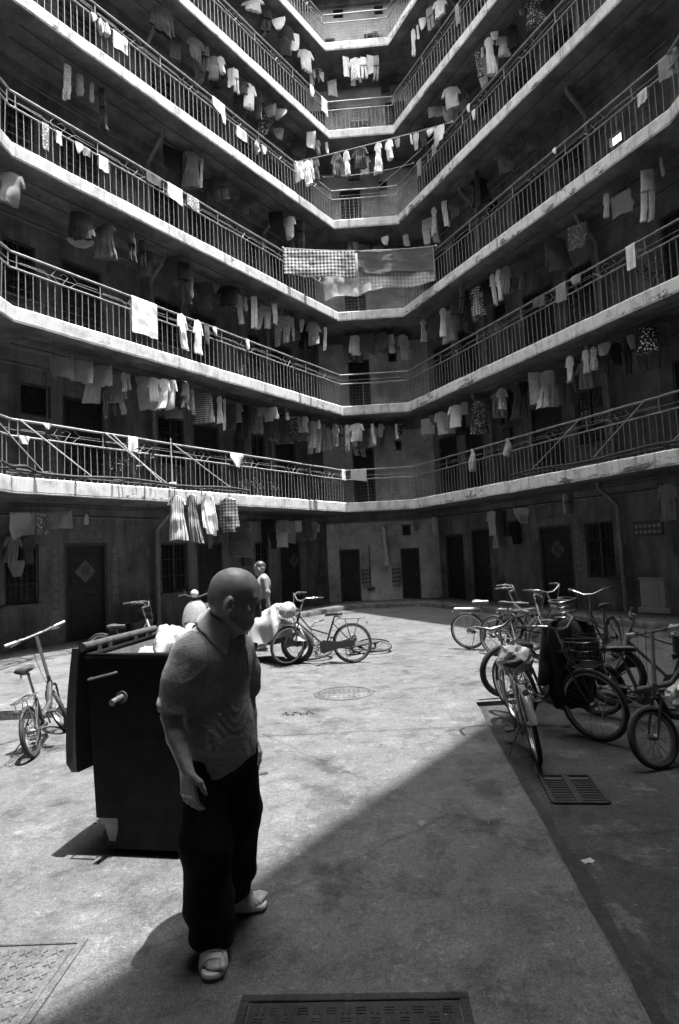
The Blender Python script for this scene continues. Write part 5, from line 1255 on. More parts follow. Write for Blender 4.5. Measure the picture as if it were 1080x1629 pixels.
# ---------------------------------------------------------------- rubbish skip
def skip():
    yaw = R(-10); t = thing('rubbish_skip', 'tall black steel rubbish skip with its flap lids hanging open', 'skip', (-1.14, 4.02, 0), yaw)
    w, d = .64, .82; zb, zt = .22, 1.17
    def shell(m, x0, x1, y0, y1, z0, z1, tw=0.0):
        m.add([(x0, y0, z0), (x1, y0, z0), (x1, y1, z0), (x0, y1, z0), (x0 - tw, y0 - tw, z1), (x1 + tw, y0 - tw, z1), (x1 + tw, y1 + tw, z1), (x0 - tw, y1 + tw, z1)], [(0, 1, 5, 4), (1, 2, 6, 5), (2, 3, 7, 6), (3, 0, 4, 7)])
    m = MB(); shell(m, -w/2, w/2, -d/2, d/2, zb, zt, .03); m.add([(-w/2, -d/2, zb), (w/2, -d/2, zb), (w/2, d/2, zb), (-w/2, d/2, zb)], [(0, 3, 2, 1)])
    body = m.build('body', BINM, t, 20, recalc=False)
    m = MB(); k = .018; shell(m, w/2 - .005, -w/2 + .005, -d/2 + .005, d/2 - .005, .5, zt - .002, .03 - .012)
    m.f = [f for f in m.f]; m.add([(-w/2, -d/2, .5), (w/2, -d/2, .5), (w/2, d/2, .5), (-w/2, d/2, .5)], [(0, 1, 2, 3)]); m.build('lining', BIN_LIT, t, 20, recalc=False)
    m = MB(); r = .017
    cs = [(-w/2 - .03, -d/2 - .03), (w/2 + .03, -d/2 - .03), (w/2 + .03, d/2 + .03), (-w/2 - .03, d/2 + .03)]
    m.tube([(x, y, zt) for x, y in cs], r, 8, True); m.build('rim', BINM, t)
    # hinge pipe raised on brackets down one side
    m = MB(); m.tube([(-w/2 - .05, -d/2 - .04, zt + .055), (-w/2 - .05, d/2 + .05, zt + .05)], .026, 12); m.build('hinge_pipe', IRON, t)
    for y in (-.30, -.18, .14, .30):
        m = MB(); m.box((-w/2 - .035, y, zt + .02), (.02, .045, .09), None, 0, .004); m.build('bracket', IRON, t)
    for y0, y1, tilt in ((-d/2 - .05, -.02, .05), (.0, d/2 + .05, .035)):
        rings = []
        for k in range(12):
            v = k / 11; x = -w/2 - .085 - tilt * .9 * v - .02 * math.sin(v * 3); z = zt + .05 - .74 * v; rr = .05 if k == 11 else 0
            rings.append([Vector((x - .025, y0 + rr, z)), Vector((x - .03, (y0 + y1) / 2, z - .015)), Vector((x - .025, y1 - rr, z)), Vector((x + .02, y1 - rr, z)), Vector((x + .015, (y0 + y1) / 2, z - .015)), Vector((x + .02, y0 + rr, z))])
        m = MB(); m.loft(rings); m.build('lid', BLACKPL, t, 40)
    m = MB(); m.tube([(-.12, -d/2 - .03, .93), (-.135, -d/2 - .12, .915)], .02, 14); m.lathe([(.02, 0), (.036, 0), (.036, .01), (.02, .01)], 14, Matrix.Translation((-.12, -d/2 - .03, .93)) @ Matrix.Rotation(math.pi / 2, 4, 'X')); m.build('lifting_pin', STEEL, t)
    m = MB(); m.tube([(-.31, -d/2 - .035, 1.04), (-.31, -d/2 - .075, 1.04), (-.15, -d/2 - .075, 1.075), (-.15, -d/2 - .035, 1.075)], .008, 6); m.build('handle', IRON, t)
    for x, y in ((-.26, -.32), (.26, -.32), (-.26, .32), (.26, .32)):
        m = MB(); m.box((x, y, .19), (.12, .10, .06), None, 0, .008); m.add([(x - .05, y - .03, .17), (x + .05, y - .03, .17), (x + .02, y - .025, .06), (x - .02, y - .025, .06), (x - .05, y + .03, .17), (x + .05, y + .03, .17), (x + .02, y + .025, .06), (x - .02, y + .025, .06)], [(0, 1, 2, 3), (5, 4, 7, 6), (0, 3, 7, 4), (1, 5, 6, 2)])
        cst = m.build('caster', BIN_LIT if (x, y) == (-.26, -.32) else BINM, t, 20)  # one front caster paler, sunlight put into its colour
        m = MB(); m.lathe([(.02, -.022), (.07, -.022), (.078, -.012), (.078, .012), (.07, .022), (.02, .022)], 20, Matrix.Translation((x + .01, y, .08)) @ Matrix.Rotation(math.pi / 2, 4, 'X')); m.build('caster_wheel', RUBBER, cst)
    m = MB(); m.box((.08, -.06, .125), (.56, .66, .19), None, 0, .01); m.build('chassis', BINM, t)
    return t
skip()
crumple('rubbish_bag', 'big white rubbish bag heaped in the open skip', (-1.10, 4.02, 1.06), (.22, .24, .24), BAG, 1.9, 'bag', .3, 56)
crumple('rubbish_bag', 'small white bag slumped at the rim of the skip beside the big one', (-1.27, 3.92, 1.06), (.12, .11, .11), BAG, 4.4, 'bag', .3, 40)
crumple('rubbish_bag', 'clear knotted bag at the back of the skip', (-.95, 4.24, 1.0), (.20, .13, .20), BAGD, 6.4, 'bag', .3, 40)

# ---------------------------------------------------------------- covers, grates and things on the ground
def round_cover(p, r):
    t = thing('manhole_cover', 'round iron manhole cover set in the sunlit middle of the court', 'manhole cover', (*p, 0))
    m = MB(); m.lathe([(r, -.01), (r, .006), (r - .035, .006), (r - .035, -.002)], 40, cap=False); m.build('frame', CASTL, t)
    m = MB(); m.lathe([(r - .045, -.01), (r - .045, .003), (.001, .003)], 40, cap=False); m.build('lid', CASTL, t)
    m = MB()
    for q in range(-6, 7):
        x = q * .062; hl = math.sqrt(max(0, (r - .08) ** 2 - x * x)); k = max(1, int(hl * 2 / .11))
        for j in range(k): m.box((x, -hl + (j + .5) * 2 * hl / k, .005), (.030, 2 * hl / k * .7, .008), None, 0, .003)
    m.build('raised_studs', CASTL, t)['kind'] = 'stuff'
round_cover((-.05, 7.58), .37)
def plate(name, label, quad_c, w, d, yaw, mat, pattern, cols, rws):
    t = thing(name, label, 'cover', (*quad_c, 0), yaw); m = MB()
    fw = .035
    for c, s in (((0, d/2 - fw/2), (w, fw)), ((0, -d/2 + fw/2), (w, fw)), ((w/2 - fw/2, 0), (fw, d - 2*fw)), ((-w/2 + fw/2, 0), (fw, d - 2*fw))): m.box((*c, .004), (s[0], s[1], .010), None, 0, .003)
    m.build('frame', mat, t, 20); m = MB(); m.box((0, 0, -.001), (w - 2*fw - .012, d - 2*fw - .012, .012), None, 0, .002); m.build('lid', mat, t, 20)
    m = MB(); cw, cd = (w - 2*fw - .05) / cols, (d - 2*fw - .05) / rws
    for i in range(cols):
        for j in range(rws):
            x, y = -(w/2 - fw - .025) + (i + .5) * cw, -(d/2 - fw - .025) + (j + .5) * cd
            if pattern == 'weave':
                for k in (-1, 0, 1) if (i + j) % 2 else (-.6, .6):
                    if (i + j) % 2: m.box((x, y + k * cd * .28, .0062), (cw * .72, cd * .15, .004), None, 0, .0015)
                    else: m.box((x + k * cw * .34, y, .0062), (cw * .20, cd * .76, .004), None, 0, .0015)
            else:
                if math.hypot(x - .02, y + .12) < .13: continue
                m.box((x, y, .007), (cw * .72, .009, .007), Matrix.Rotation(.62, 3, 'Z'), 0, .002); m.box((x, y, .007), (cw * .72, .009, .0072), Matrix.Rotation(-.95, 3, 'Z'), 0, .002)
    if pattern != 'weave':
        m.tube([(.02 + .10 * math.cos(a), -.12 + .10 * math.sin(a), .006) for a in (2*math.pi*q/28 for q in range(28))], .005, 5, True)
        m.tube([(.02 + .125 * math.cos(a), -.12 + .125 * math.sin(a), .006) for a in (2*math.pi*q/28 for q in range(28))], .004, 5, True)
    m.build('raised_pattern', mat, t, 20)['kind'] = 'stuff'
    return t
plate('drain_cover', 'dark cast cover with basket-weave ribs in the shade before the slippers', (-.045, 2.165), .875, .58, R(-2.5), CAST, 'weave', 14, 9)
plate('access_cover', 'dusty square access cover with raised crosses at the edge of the sunlight', (-1.56, 2.53), .62, .72, R(-1), CASTL, 'cross', 7, 8)
def grate():
    t = thing('drain_grate', 'slotted iron drain grate sunk in the parking pad', 'grate', (1.575, 4.44, PZ + .001), R(-8)); m = MB(); w, d = .36, .50
    for c, s in (((0, d/2), (w, .03)), ((0, -d/2), (w, .03)), ((w/2, 0), (.03, d)), ((-w/2, 0), (.03, d)), ((0, 0), (.05, d))): m.box((*c, .006), (*s, .02), None, 0, .003)
    m.build('frame', CAST, t, 20)
    for c in (-.092, .092):
        for q in range(9):
            b = MB(); b.box((c, -d/2 + .05 + q * .045, .004), (.135, .018, .014), None, 0, .003); b.build('grate_bar', CAST, t, 20)
    m = MB(); m.add([(-w/2, -d/2, .002), (w/2, -d/2, .002), (w/2, d/2, .002), (-w/2, d/2, .002)], [(0, 1, 2, 3)]); m.build('pit_shade', BLACKPL, t, 0)  # flat black sheet; darkness between the bars put into its colour
grate()
m = MB(); pts = []
for q in range(30): pts.append((-.72 + q * .011 + .02 * math.sin(q * .9), 6.66 + .05 * math.sin(q * .55) + .02 * math.sin(q * 1.7), .008 + .006 * (1 + math.sin(q))))
tag(tag(m.tube(pts, .006, 5).build('wire_scrap', BLACKPL), 'tangled dark wire lying on the sunlit ground beyond the old man', 'wire'))
rnd = random.Random(3)
# trodden litter and grit
m = MB()
for q in range(420):
    x, y = rnd.uniform(-2.6, 4.2), rnd.uniform(1.9, 9.5); s = rnd.uniform(.002, .006) * (1 if q % 20 else 1.7)
    inpad = x > .97 + (y - 2.25) * .088 and y < 6.8
    M = Euler((rnd.uniform(0, .5), rnd.uniform(0, .5), rnd.uniform(0, 6))).to_matrix(); z = (PZ if inpad else 0) + s * .4
    m.box((x, y, z), (s * 2, s * 1.2, s), M)
tag(m.build('grit', simple('grit_stone', .13, .9, var=.5, scale=3), None, 0, False), kind='stuff')
for q, (x, y, a, mt) in enumerate([(1.28, 3.45, .4, BAG), (.42, 3.9, 1.2, PAPER), (2.1, 3.6, 2.2, BAG), (-.7, 4.9, .3, RUBBER)]):
    m = MB(); m.loft([[Vector((u * .035, v * .02, .006 + .012 * mnoise.noise(Vector((u * 2, v * 2, q))))) for v in (-1, -.3, .3, 1)] for u in (-1, -.4, .3, 1)], False, False)
    o = m.build('litter_scrap', mt, None, 40, False); o.location = (x, y, PZ if x > 1.1 and y < 6 else 0); o.rotation_euler = (0, 0, a)
    tag(o, ['white paper scrap on the shaded pad near the drain grate', 'grey paper scrap on the shaded concrete', 'white wrapper on the pad under the bicycles', 'flattened dark rubber scrap in the sun past the skip'][q], 'litter')

# cabinet, pots and posts against the walls
def cabinet():
    t = thing('cabinet', 'pale low cabinet with plinth standing by the shaded wall', 'cabinet', (7.02, 13.3, .13), yaw_of('R') + .35)
    m = MB(); m.box((0, 0, .42), (.78, .45, .62), None, 0, .012); m.build('body', CABM, t, 20)
    m = MB(); m.box((0, 0, .755), (.84, .50, .04), None, 0, .01); m.build('top', CABM, t, 20)
    m = MB(); m.box((0, -.01, .06), (.92, .52, .12), None, 0, .012); m.build('plinth', CABM, t, 20)
    for s in (-1, 1): m = MB(); m.box((s * .19, -.232, .42), (.35, .014, .54), None, 0, .004); m.build('door', CABM, t, 20)
cabinet()
def pot(p, r, h, label, mat=POT, bush=0):
    t = thing('flower_pot', label, 'pot', p); m = MB(); m.lathe([(r * .7, 0), (r, h), (r * 1.08, h), (r * 1.08, h * .9), (r * .95, h * .88), (r * .9, h * .86), (.01, h * .84)], 20); m.build('tub', mat, t)
    if bush:
        m = MB(); rn = random.Random(bush)
        for q in range(260):
            d = Vector((rn.gauss(0, 1), rn.gauss(0, 1), rn.gauss(0, .8))); d.normalize(); c = Vector((0, 0, h + .16)) + d * rn.uniform(.05, .26); M = Euler([rn.uniform(0, 6) for _ in range(3)]).to_matrix(); s = rn.uniform(.03, .06)
            m.add([c + M @ Vector(v) * s for v in ((-.4, 0, 0), (0, -1, .1), (.4, 0, 0), (0, 1, .1))], [(0, 1, 2), (0, 2, 3)])
        m.build('foliage', LEAF, t, 0, False)['kind'] = 'stuff'
pot(P3('L', 7.1, .95, .13), .20, .32, 'dark leafy shrub in a tub by the drain pipe of the sunlit wing', POT, 5)
pot(P3('L', 7.45, .8, .13), .17, .30, 'grey plastic tub beside the leafy shrub', BLACKPL)

# ---------------------------------------------------------------- people: solids blended as distance fields, then skinned
import openvdb
class Solid:
    def __init__(s, lo, hi, h):
        s.lo = np.array(lo, np.float32); s.h = h; s.n = np.ceil((np.array(hi) - s.lo) / h).astype(int) + 1
        s.d = np.full(tuple(s.n), .08, np.float32)
        s.ax = [s.lo[i] + h * np.arange(s.n[i], dtype=np.float32) for i in range(3)]
    def _sl(s, lo, hi, m):
        sl = []
        for i in range(3):
            a = int(max(0, math.floor((lo[i] - m - s.lo[i]) / s.h))); b = int(min(s.n[i], math.ceil((hi[i] + m - s.lo[i]) / s.h) + 1)); sl.append(slice(a, max(a, b)))
        return tuple(sl), np.meshgrid(*[s.ax[i][sl[i]] for i in range(3)], indexing='ij')
    def _mix(s, sl, q, k, op):
        d = s.d[sl]
        if op == 'add':
            if k > 0: hh = np.maximum(k - np.abs(d - q), 0) / k; s.d[sl] = np.minimum(d, q) - hh * hh * k * .25
            else: s.d[sl] = np.minimum(d, q)
        else:
            q = -q
            if k > 0: hh = np.maximum(k - np.abs(d - q), 0) / k; s.d[sl] = np.maximum(d, q) + hh * hh * k * .25
            else: s.d[sl] = np.maximum(d, q)
    def cone(s, a, b, ra, rb, k=.02, op='add', flat=None):
        """round cone from a to b; flat = (unit axis, factor) squeezes the section along that axis"""
        a, b = np.array(a, np.float32), np.array(b, np.float32); r = max(ra, rb) * 1.6
        sl, (X, Y, Z) = s._sl(np.minimum(a, b) - r, np.maximum(a, b) + r, k + .03)
        ab = b - a; L2 = float(ab @ ab) + 1e-9
        px, py, pz = X - a[0], Y - a[1], Z - a[2]
        t = np.clip((px * ab[0] + py * ab[1] + pz * ab[2]) / L2, 0, 1)
        qx, qy, qz = px - t * ab[0], py - t * ab[1], pz - t * ab[2]
        if flat is not None:
            u = np.array(flat[0], np.float32); c = qx * u[0] + qy * u[1] + qz * u[2]; g = 1 / flat[1] - 1
            qx, qy, qz = qx + u[0] * c * g, qy + u[1] * c * g, qz + u[2] * c * g
        s._mix(sl, np.sqrt(qx * qx + qy * qy + qz * qz) - (ra + (rb - ra) * t), k, op)
    def ell(s, c, r, axes=None, k=.02, op='add'):
        c = np.array(c, np.float32); R_ = max(r)
        sl, (X, Y, Z) = s._sl(c - R_, c + R_, k + .03)
        M = np.eye(3) if axes is None else np.array(axes, float)
        P = [(X - c[0]) * M[i][0] + (Y - c[1]) * M[i][1] + (Z - c[2]) * M[i][2] for i in range(3)]
        k0 = np.sqrt(sum((P[i] / r[i]) ** 2 for i in range(3))); k1 = np.sqrt(sum((P[i] / (r[i] ** 2)) ** 2 for i in range(3))) + 1e-6
        s._mix(sl, k0 * (k0 - 1) / k1, k, op)
    def chain(s, pts, rs, k=.02, op='add', flat=None):
        for i in range(len(pts) - 1): s.cone(pts[i], pts[i + 1], rs[i], rs[i + 1], k, op, flat)
    def grid(s): return np.meshgrid(*s.ax, indexing='ij')
    def mesh(s, name, mat, origin, smooth=2):
        g = openvdb.FloatGrid(.08); g.copyFromArray(np.ascontiguousarray(s.d)); out = g.convertToPolygons(0.0, 0.0)
        pts = np.asarray(out[0]); quads = np.asarray(out[-1]); tris = np.asarray(out[1]) if len(out) == 3 else np.zeros((0, 3), int)
        V = pts * s.h + s.lo - np.array(origin)
        me = bpy.data.meshes.new(name); me.from_pydata(V.tolist(), [], quads.tolist() + tris.tolist()); me.materials.append(mat)
        bm = bmesh.new(); bm.from_mesh(me)
        for _ in range(smooth): bmesh.ops.smooth_vert(bm, verts=bm.verts, factor=.5, use_axis_x=True, use_axis_y=True, use_axis_z=True)
        bmesh.ops.recalc_face_normals(bm, faces=bm.faces); bm.to_mesh(me); bm.free()
        me.polygons.foreach_set('use_smooth', [True] * len(me.polygons)); me.update(); return me
NPV = lambda *a: np.array(a, float)
def unit(v): v = np.array(v, float); return v / np.linalg.norm(v)

def head(S, c, f, u, sc=1.0, bald=True, k=.012):
    """a head about c: f forward, u up"""
    f = unit(f); u = unit(np.array(u) - f * np.dot(f, u)); r = np.cross(f, u); ax = [f, r, u]
    P = lambda a, b, e: np.array(c) + (f * a + r * b + u * e) * sc
    Q = lambda *t: tuple(x * sc for x in t)
    S.ell(P(-.012, 0, .03), Q(.103, .079, .092), ax, k)               # skull
    S.ell(P(-.035, 0, .0), Q(.078, .074, .085), ax, k)                # back of the skull
    S.ell(P(.030, 0, -.045), Q(.064, .063, .080), ax, .02 * sc)       # face
    S.ell(P(.048, 0, -.098), Q(.040, .042, .032), ax, .025 * sc)      # chin
    S.cone(P(.074, -.035, .018), P(.074, .035, .018), .017 * sc, .017 * sc, .02 * sc)      # brow
    for b in (-1, 1):
        S.ell(P(.062, b * .042, -.030), Q(.024, .024, .020), ax, .018 * sc)               # cheekbone
        S.cone(P(.02, b * .052, -.085), P(.050, b * .025, -.108), .018 * sc, .018 * sc, .02 * sc)   # jaw
        S.ell(P(.090, b * .032, -.006), Q(.020, .020, .014), ax, .012 * sc, 'sub')         # eye socket
        S.ell(P(.075, b * .031, -.005), Q(.014, .014, .012), ax, .004 * sc)                # eyeball
        S.cone(P(.084, b * .018, .003), P(.082, b * .044, .001), .0045 * sc, .004 * sc, .004 * sc)  # lid
        # ear: a cupped shell
        S.ell(P(-.016, b * .083, -.028), Q(.024, .012, .038), [unit(f + r * b * .45), unit(r - f * b * .45), u], .006 * sc)
        S.ell(P(-.008, b * .096, -.024), Q(.012, .009, .024), ax, .003 * sc, 'sub')
        S.ell(P(-.010, b * .079, -.057), Q(.011, .007, .011), ax, .006 * sc)
    S.chain([P(.088, 0, .008), P(.100, 0, -.022), P(.107, 0, -.042)], [.008 * sc, .009 * sc, .0115 * sc], .012 * sc)   # nose
    for b in (-1, 1): S.ell(P(.093, b * .013, -.046), Q(.013, .009, .009), ax, .008 * sc)
    S.cone(P(.088, -.018, -.074), P(.088, .018, -.074), .008 * sc, .008 * sc, .008 * sc); S.cone(P(.086, -.016, -.086), P(.086, .016, -.086), .008 * sc, .008 * sc, .008 * sc)   # lips
    S.cone(P(.100, -.022, -.080), P(.100, .022, -.080), .0025 * sc, .0025 * sc, .003 * sc, 'sub')
    for b in (-1, 1): S.chain([P(.100, b * .020, -.050), P(.088, b * .034, -.078)], [.0035 * sc, .003 * sc], .004 * sc, 'sub')
    for e in (.048, .060): S.cone(P(.093, -.03, e), P(.093, .03, e), .002 * sc, .002 * sc, .004 * sc, 'sub')
    return P
def hand(S, wrist, along, width, palmdir, sc=1.0, curl=.5, thumb=1):
    a, w, p = unit(along), unit(width), unit(palmdir)
    W = np.array(wrist); K = W + a * .092 * sc
    for t in (-.028, -.010, .010, .028): S.cone(W + a * .01 + w * t * .75 * sc, K + w * t * sc, .016 * sc, .0135 * sc, .012, 'add')
    for t, l in ((-.033, .060), (-.012, .076), (.010, .082), (.032, .072)):
        b = K + w * t * sc; c = curl
        d1 = unit(a + p * c * .45); d2 = unit(a + p * c * 1.3); d3 = unit(a * .8 + p * c * 1.9)
        q = [b, b + d1 * l * .48 * sc, b + d1 * l * .48 * sc + d2 * l * .32 * sc, b + d1 * l * .48 * sc + d2 * l * .32 * sc + d3 * l * .26 * sc]
        S.chain(q, [.0098 * sc, .009 * sc, .0082 * sc, .007 * sc], .004)
        S.ell(b - p * .004, (.011 * sc,) * 3, None, .006)
    b = W + a * .022 * sc + w * .030 * thumb * sc; q = [b, b + unit(a * .7 + w * thumb * .7 + p * .35) * .038 * sc]; q.append(q[1] + unit(a + p * .35 + w * thumb * .15) * .032 * sc); q.append(q[2] + unit(a + p * .5) * .022 * sc)
    S.chain(q, [.015 * sc, .012 * sc, .010 * sc, .008 * sc], .008)
def sd0(v): return unit(np.cross([0, 0, 1], v))
def foot(S, heel, toe, z, sc=1.0, h=.008):
    hl, to = np.array([*heel, z + .032]), np.array([*toe, z + .020]); d = unit(to - hl); sd = np.cross([0, 0, 1], d)
    S.chain([hl, hl + (to - hl) * .45 + NPV(0, 0, .010), hl + (to - hl) * .70], [.034 * sc, .032 * sc, .024 * sc], .02)
    S.cone(hl + (to - hl) * .66 + sd0(to - hl) * .022, hl + (to - hl) * .70 - sd0(to - hl) * .02, .020, .018, .02)
    for t, l, r in ((-.034, .86, .010), (-.016, .93, .0105), (.0, .97, .011), (.016, 1.0, .0115), (.036, 1.01, .015)):
        b = hl + (to - hl) * .74 + sd * t * .95; e = hl + (to - hl) * l + sd * t * 1.1; e[2] = z + r + .002; S.chain([b, (b + e) / 2 + NPV(0, 0, .005), e], [.013, r * .95, r * 1.02], .0025)

# ---- the old man
OM = (-.60, 2.82, 0.0)
def old_man():
    S = Solid((-1.0, 2.45, -.02), (-.28, 3.20, 1.74), .005)
    fw = unit((.85, -.52, 0)); rt = unit((-.52, -.85, 0))            # chest faces along fw; rt is his right
    # head turned further round than the chest and bowed
    hf = unit((.95, .10, -.28)); hu = unit((.28, .03, .95)); Hc = NPV(-.487, 2.73, 1.530)
    head(S, Hc, hf, hu, 1.12)
    S.chain([Hc + NPV(-.045, .02, -.05), NPV(-.555, 2.78, 1.42), NPV(-.60, 2.82, 1.33)], [.062, .060, .075], .03)
    S.cone(Hc + NPV(.01, -.005, -.085), NPV(-.545, 2.77, 1.38), .042, .05, .03)
    S.ell((-.60, 2.83, 1.20), (.13, .17, .20), [fw, rt, [0, 0, 1]], .03); S.ell((-.585, 2.82, .98), (.13, .155, .17), [fw, rt, [0, 0, 1]], .04)
    S.cone((-.70, 2.69, 1.275), (-.768, 2.66, 1.045), .048, .041, .02)
    S.chain([(-.775, 2.66, 1.045), (-.742, 2.625, .96), (-.690, 2.582, .838)], [.043, .043, .029], .012, flat=(unit((.5, -.6, .2)), .9))
    S.ell((-.788, 2.662, 1.04), (.025, .025, .03), None, .02)
    hand(S, (-.690, 2.582, .838), (.10, -.10, -1), fw, (.52, .85, 0), 1.04, .55, 1)
    S.cone((-.52, 2.97, 1.26), (-.50, 3.02, 1.03), .05, .04, .02); S.chain([(-.50, 3.02, 1.03), (-.49, 2.99, .95), (-.475, 2.97, .83)], [.04, .04, .028], .012)
    hand(S, (-.475, 2.97, .83), (.02, 0, -1), fw, (-.52, -.85, 0), 1.0, .5, 1)
    for a, b, c in (((-.655, 2.74, .80), (-.65, 2.71, .46), (-.636, 2.745, .10)), ((-.55, 2.92, .80), (-.57, 2.985, .46), (-.635, 3.05, .10))):
        S.chain([a, b, c], [.085, .055, .038], .02)
    foot(S, (-.645, 2.795), (-.605, 2.575), .028); foot(S, (-.685, 3.065), (-.460, 3.060), .028)
    S.cone((-.636, 2.745, .12), (-.643, 2.78, .06), .038, .036, .03); S.cone((-.635, 3.05, .12), (-.66, 3.06, .06), .038, .036, .03)
    me = S.mesh('person', SKIN, OM, 1); o = link('person', me); o.location = OM
    tag(o, 'stooped bald old man in grey polo shirt, black trousers and pale slide slippers', 'person')
    # polo shirt
    T = Solid((-1.0, 2.45, .76), (-.28, 3.22, 1.52), .0055)
    T.ell((-.610, 2.835, 1.22), (.150, .195, .19), [fw, rt, [0, 0, 1]], .03)
    T.ell((-.606, 2.825, 1.02), (.136, .162, .20), [fw, rt, [0, 0, 1]], .06)
    T.ell((-.604, 2.825, .86), (.158, .186, .26), [fw, rt, [0, 0, 1]], .06)
    T.cone((-.685, 2.70, 1.300), (-.535, 2.955, 1.285), .072, .068, .06)
    T.ell((-.655, 2.755, 1.24), (.12, .11, .13), [fw, rt, [0, 0, 1]], .07)
    T.cone((-.66, 2.80, 1.31), (-.56, 2.80, 1.385), .075, .070, .05)
    T.ell((-.665, 2.865, 1.27), (.09, .14, .11), [fw, rt, [0, 0, 1]], .05)        # rounded upper back
    T.chain([(-.695, 2.690, 1.280), (-.728, 2.672, 1.19), (-.762, 2.662, 1.085)], [.072, .072, .070], .06)
    T.chain([(-.515, 2.975, 1.26), (-.50, 3.01, 1.16), (-.495, 3.02, 1.08)], [.068, .068, .066], .03)
    X, Y, Z = T.grid()
    # folds: drag lines from the armpit, sag over the belt
    rg = lambda p: np.abs(np.sin(p)) ** .7 - .6                # creased, not wavy
    wob = 1.9 * np.sin(15 * X + 11 * Z + 3 * np.sin(9 * Y)) + 1.5 * np.sin(21 * Y - 17 * Z + 2 * np.sin(13 * X)); amp_ = .5 + .5 * np.sin(19 * X + 23 * Z) * np.sin(17 * Y + 29 * Z)
    fold = rg(58 * Z + 34 * X - 16 * Y + wob) * np.clip((1.20 - Z) * 3, .12, 1) * .0034
    fold += rg(62 * (X * .8 - Y * .6) + 24 * Z + wob) * np.clip((1.00 - Z) * 6, 0, 1) * .0045
    fold += rg(95 * (Z * .55 + X * .8) + wob) * np.exp(-((X + .735) ** 2 + (Y - 2.68) ** 2 + (Z - 1.18) ** 2) / .010) * .005
    fold += rg(74 * (Z * .75 - X * .6 - Y * .3) + wob) * np.exp(-((X + .62) ** 2 + (Z - 1.17) ** 2) / .018) * .006
    fold += rg(70 * (Z * .9 + Y * .5) + wob) * np.exp(-((X + .50) ** 2 + (Z - 1.02) ** 2) / .012) * .0045
    fold *= .25 + .75 * amp_
    T.d += fold.astype(np.float32)
    T.d = np.maximum(T.d, (.795 + .016 * np.sin(9 * X + 7 * Y) + .10 * (X + .58) - .5 * np.maximum(0, 2.77 - Y) - Z).astype(np.float32))
    hem = NPV(-.030, -.006, -.10); hem = hem / np.linalg.norm(hem)
    T.cone((-.760, 2.662, 1.10), (-.777, 2.657, 1.00), .060, .062, .0, 'sub')                # sleeve opening
    # neck opening and the open placket
    T.chain([(-.600, 2.82, 1.37), (-.555, 2.785, 1.44), (-.52, 2.76, 1.52)], [.060, .068, .075], .008, 'sub')
    nk = unit((.42, -.28, .86)); e1 = unit(np.cross(nk, (0, 0, 1))); e2 = np.cross(nk, e1); cc = NPV(-.565, 2.792, 1.405)
    # collar points, front placket and chest pocket
    ft = cc + fw * .092 - NPV(0, 0, .045)
    T.chain([ft - NPV(0, 0, .02) + fw * .012, ft - NPV(0, 0, .08) + fw * .040, ft - NPV(0, 0, .17) + fw * .052], [.013, .012, .011], .006)
    me = T.mesh('shirt', SHIRT, OM, 1); link('shirt', me, o)
    # turned-down collar, open at the throat
    m = MB(); rings = []; a0 = math.atan2(np.dot(fw, e2), np.dot(fw, e1))
    for q in range(41):
        t = q / 40; a = a0 + .52 + (2 * math.pi - 1.04) * t; dr = e1 * math.cos(a) + e2 * math.sin(a); dn = -nk
        pt = math.exp(-(min(t, 1 - t) / .10) ** 2); rr = .080 + .006 * math.sin(a * 2)
        sag = -NPV(0, 0, 1) * pt * .018
        sec = [dr * (rr - .004) + nk * -.012, dr * (rr - .003) + nk * .030, dr * (rr + .006) + nk * .038, dr * (rr + .016) + nk * .026, dr * (rr + .044 + .012 * pt) + nk * (-.030 - .030 * pt) + sag, dr * (rr + .040 + .012 * pt) + nk * (-.036 - .030 * pt) + sag, dr * (rr + .007) + nk * .014]
        rings.append([Vector(cc + nk * .022 + p + .003 * math.sin(9 * a) * nk) - Vector(OM) for p in sec])
    m.loft(rings, True, True); m.build('collar', COLLAR, o, 50)
    # armhole and yoke seams laid on the cloth, with placket buttons
    bm_ = bmesh.new(); bm_.from_mesh(me); from mathutils.bvhtree import BVHTree; tree = BVHTree.FromBMesh(bm_); bm_.free()
    def on_shirt(p, off=.0012):
        h = tree.find_nearest(Vector(p) - Vector(OM)); return h[0] + h[1] * off
    sm = MB(); c0 = NPV(-.695, 2.715, 1.235); axn = unit((-.50, -.70, .18)); s1 = unit(np.cross(axn, (0, 0, 1))); s2 = np.cross(axn, s1)
    pts = [on_shirt(c0 + (s1 * math.cos(a) * .085 + s2 * math.sin(a) * .105)) for a in (2 * math.pi * q / 40 for q in range(41))]
    sm.tube(pts, .0016, 5)
    seams = sm.build('seams', SEAM, None, 60); seams.parent = o; seams['kind'] = 'stuff'
    for t in (.25, .55, .85):
        p = on_shirt(ft - NPV(0, 0, .02 + .14 * t) + fw * (.03 + .02 * t), .004); b_ = MB(); b_.ell(p, (.006, .006, .006), 10); b_.build('button', SLIP, o)
    # sleeve welt
    m = MB(); ax_ = Vector((-.034, -.008, -.105)).normalized(); c = Vector((-.762, 2.662, 1.084)) - Vector(OM); sd = ax_.orthogonal().normalized(); up = ax_.cross(sd)
    rings = [[c + ax_ * t + (sd * math.cos(a) + up * math.sin(a)) * (r + .002 * math.sin(3 * a)) for a in (2 * math.pi * q / 36 for q in range(36))] for t, r in ((-.024, .0695), (-.020, .0715), (.004, .0715), (.012, .0710), (.014, .069), (.010, .064), (-.020, .064))]
    m.loft(rings, True, False); m.build('sleeve_welt', COLLAR, o, 60)
    # trousers
    U = Solid((-.98, 2.40, .05), (-.25, 3.30, 1.0), .0065)
    U.ell((-.602, 2.825, .84), (.145, .168, .12), [fw, rt, [0, 0, 1]], .04)
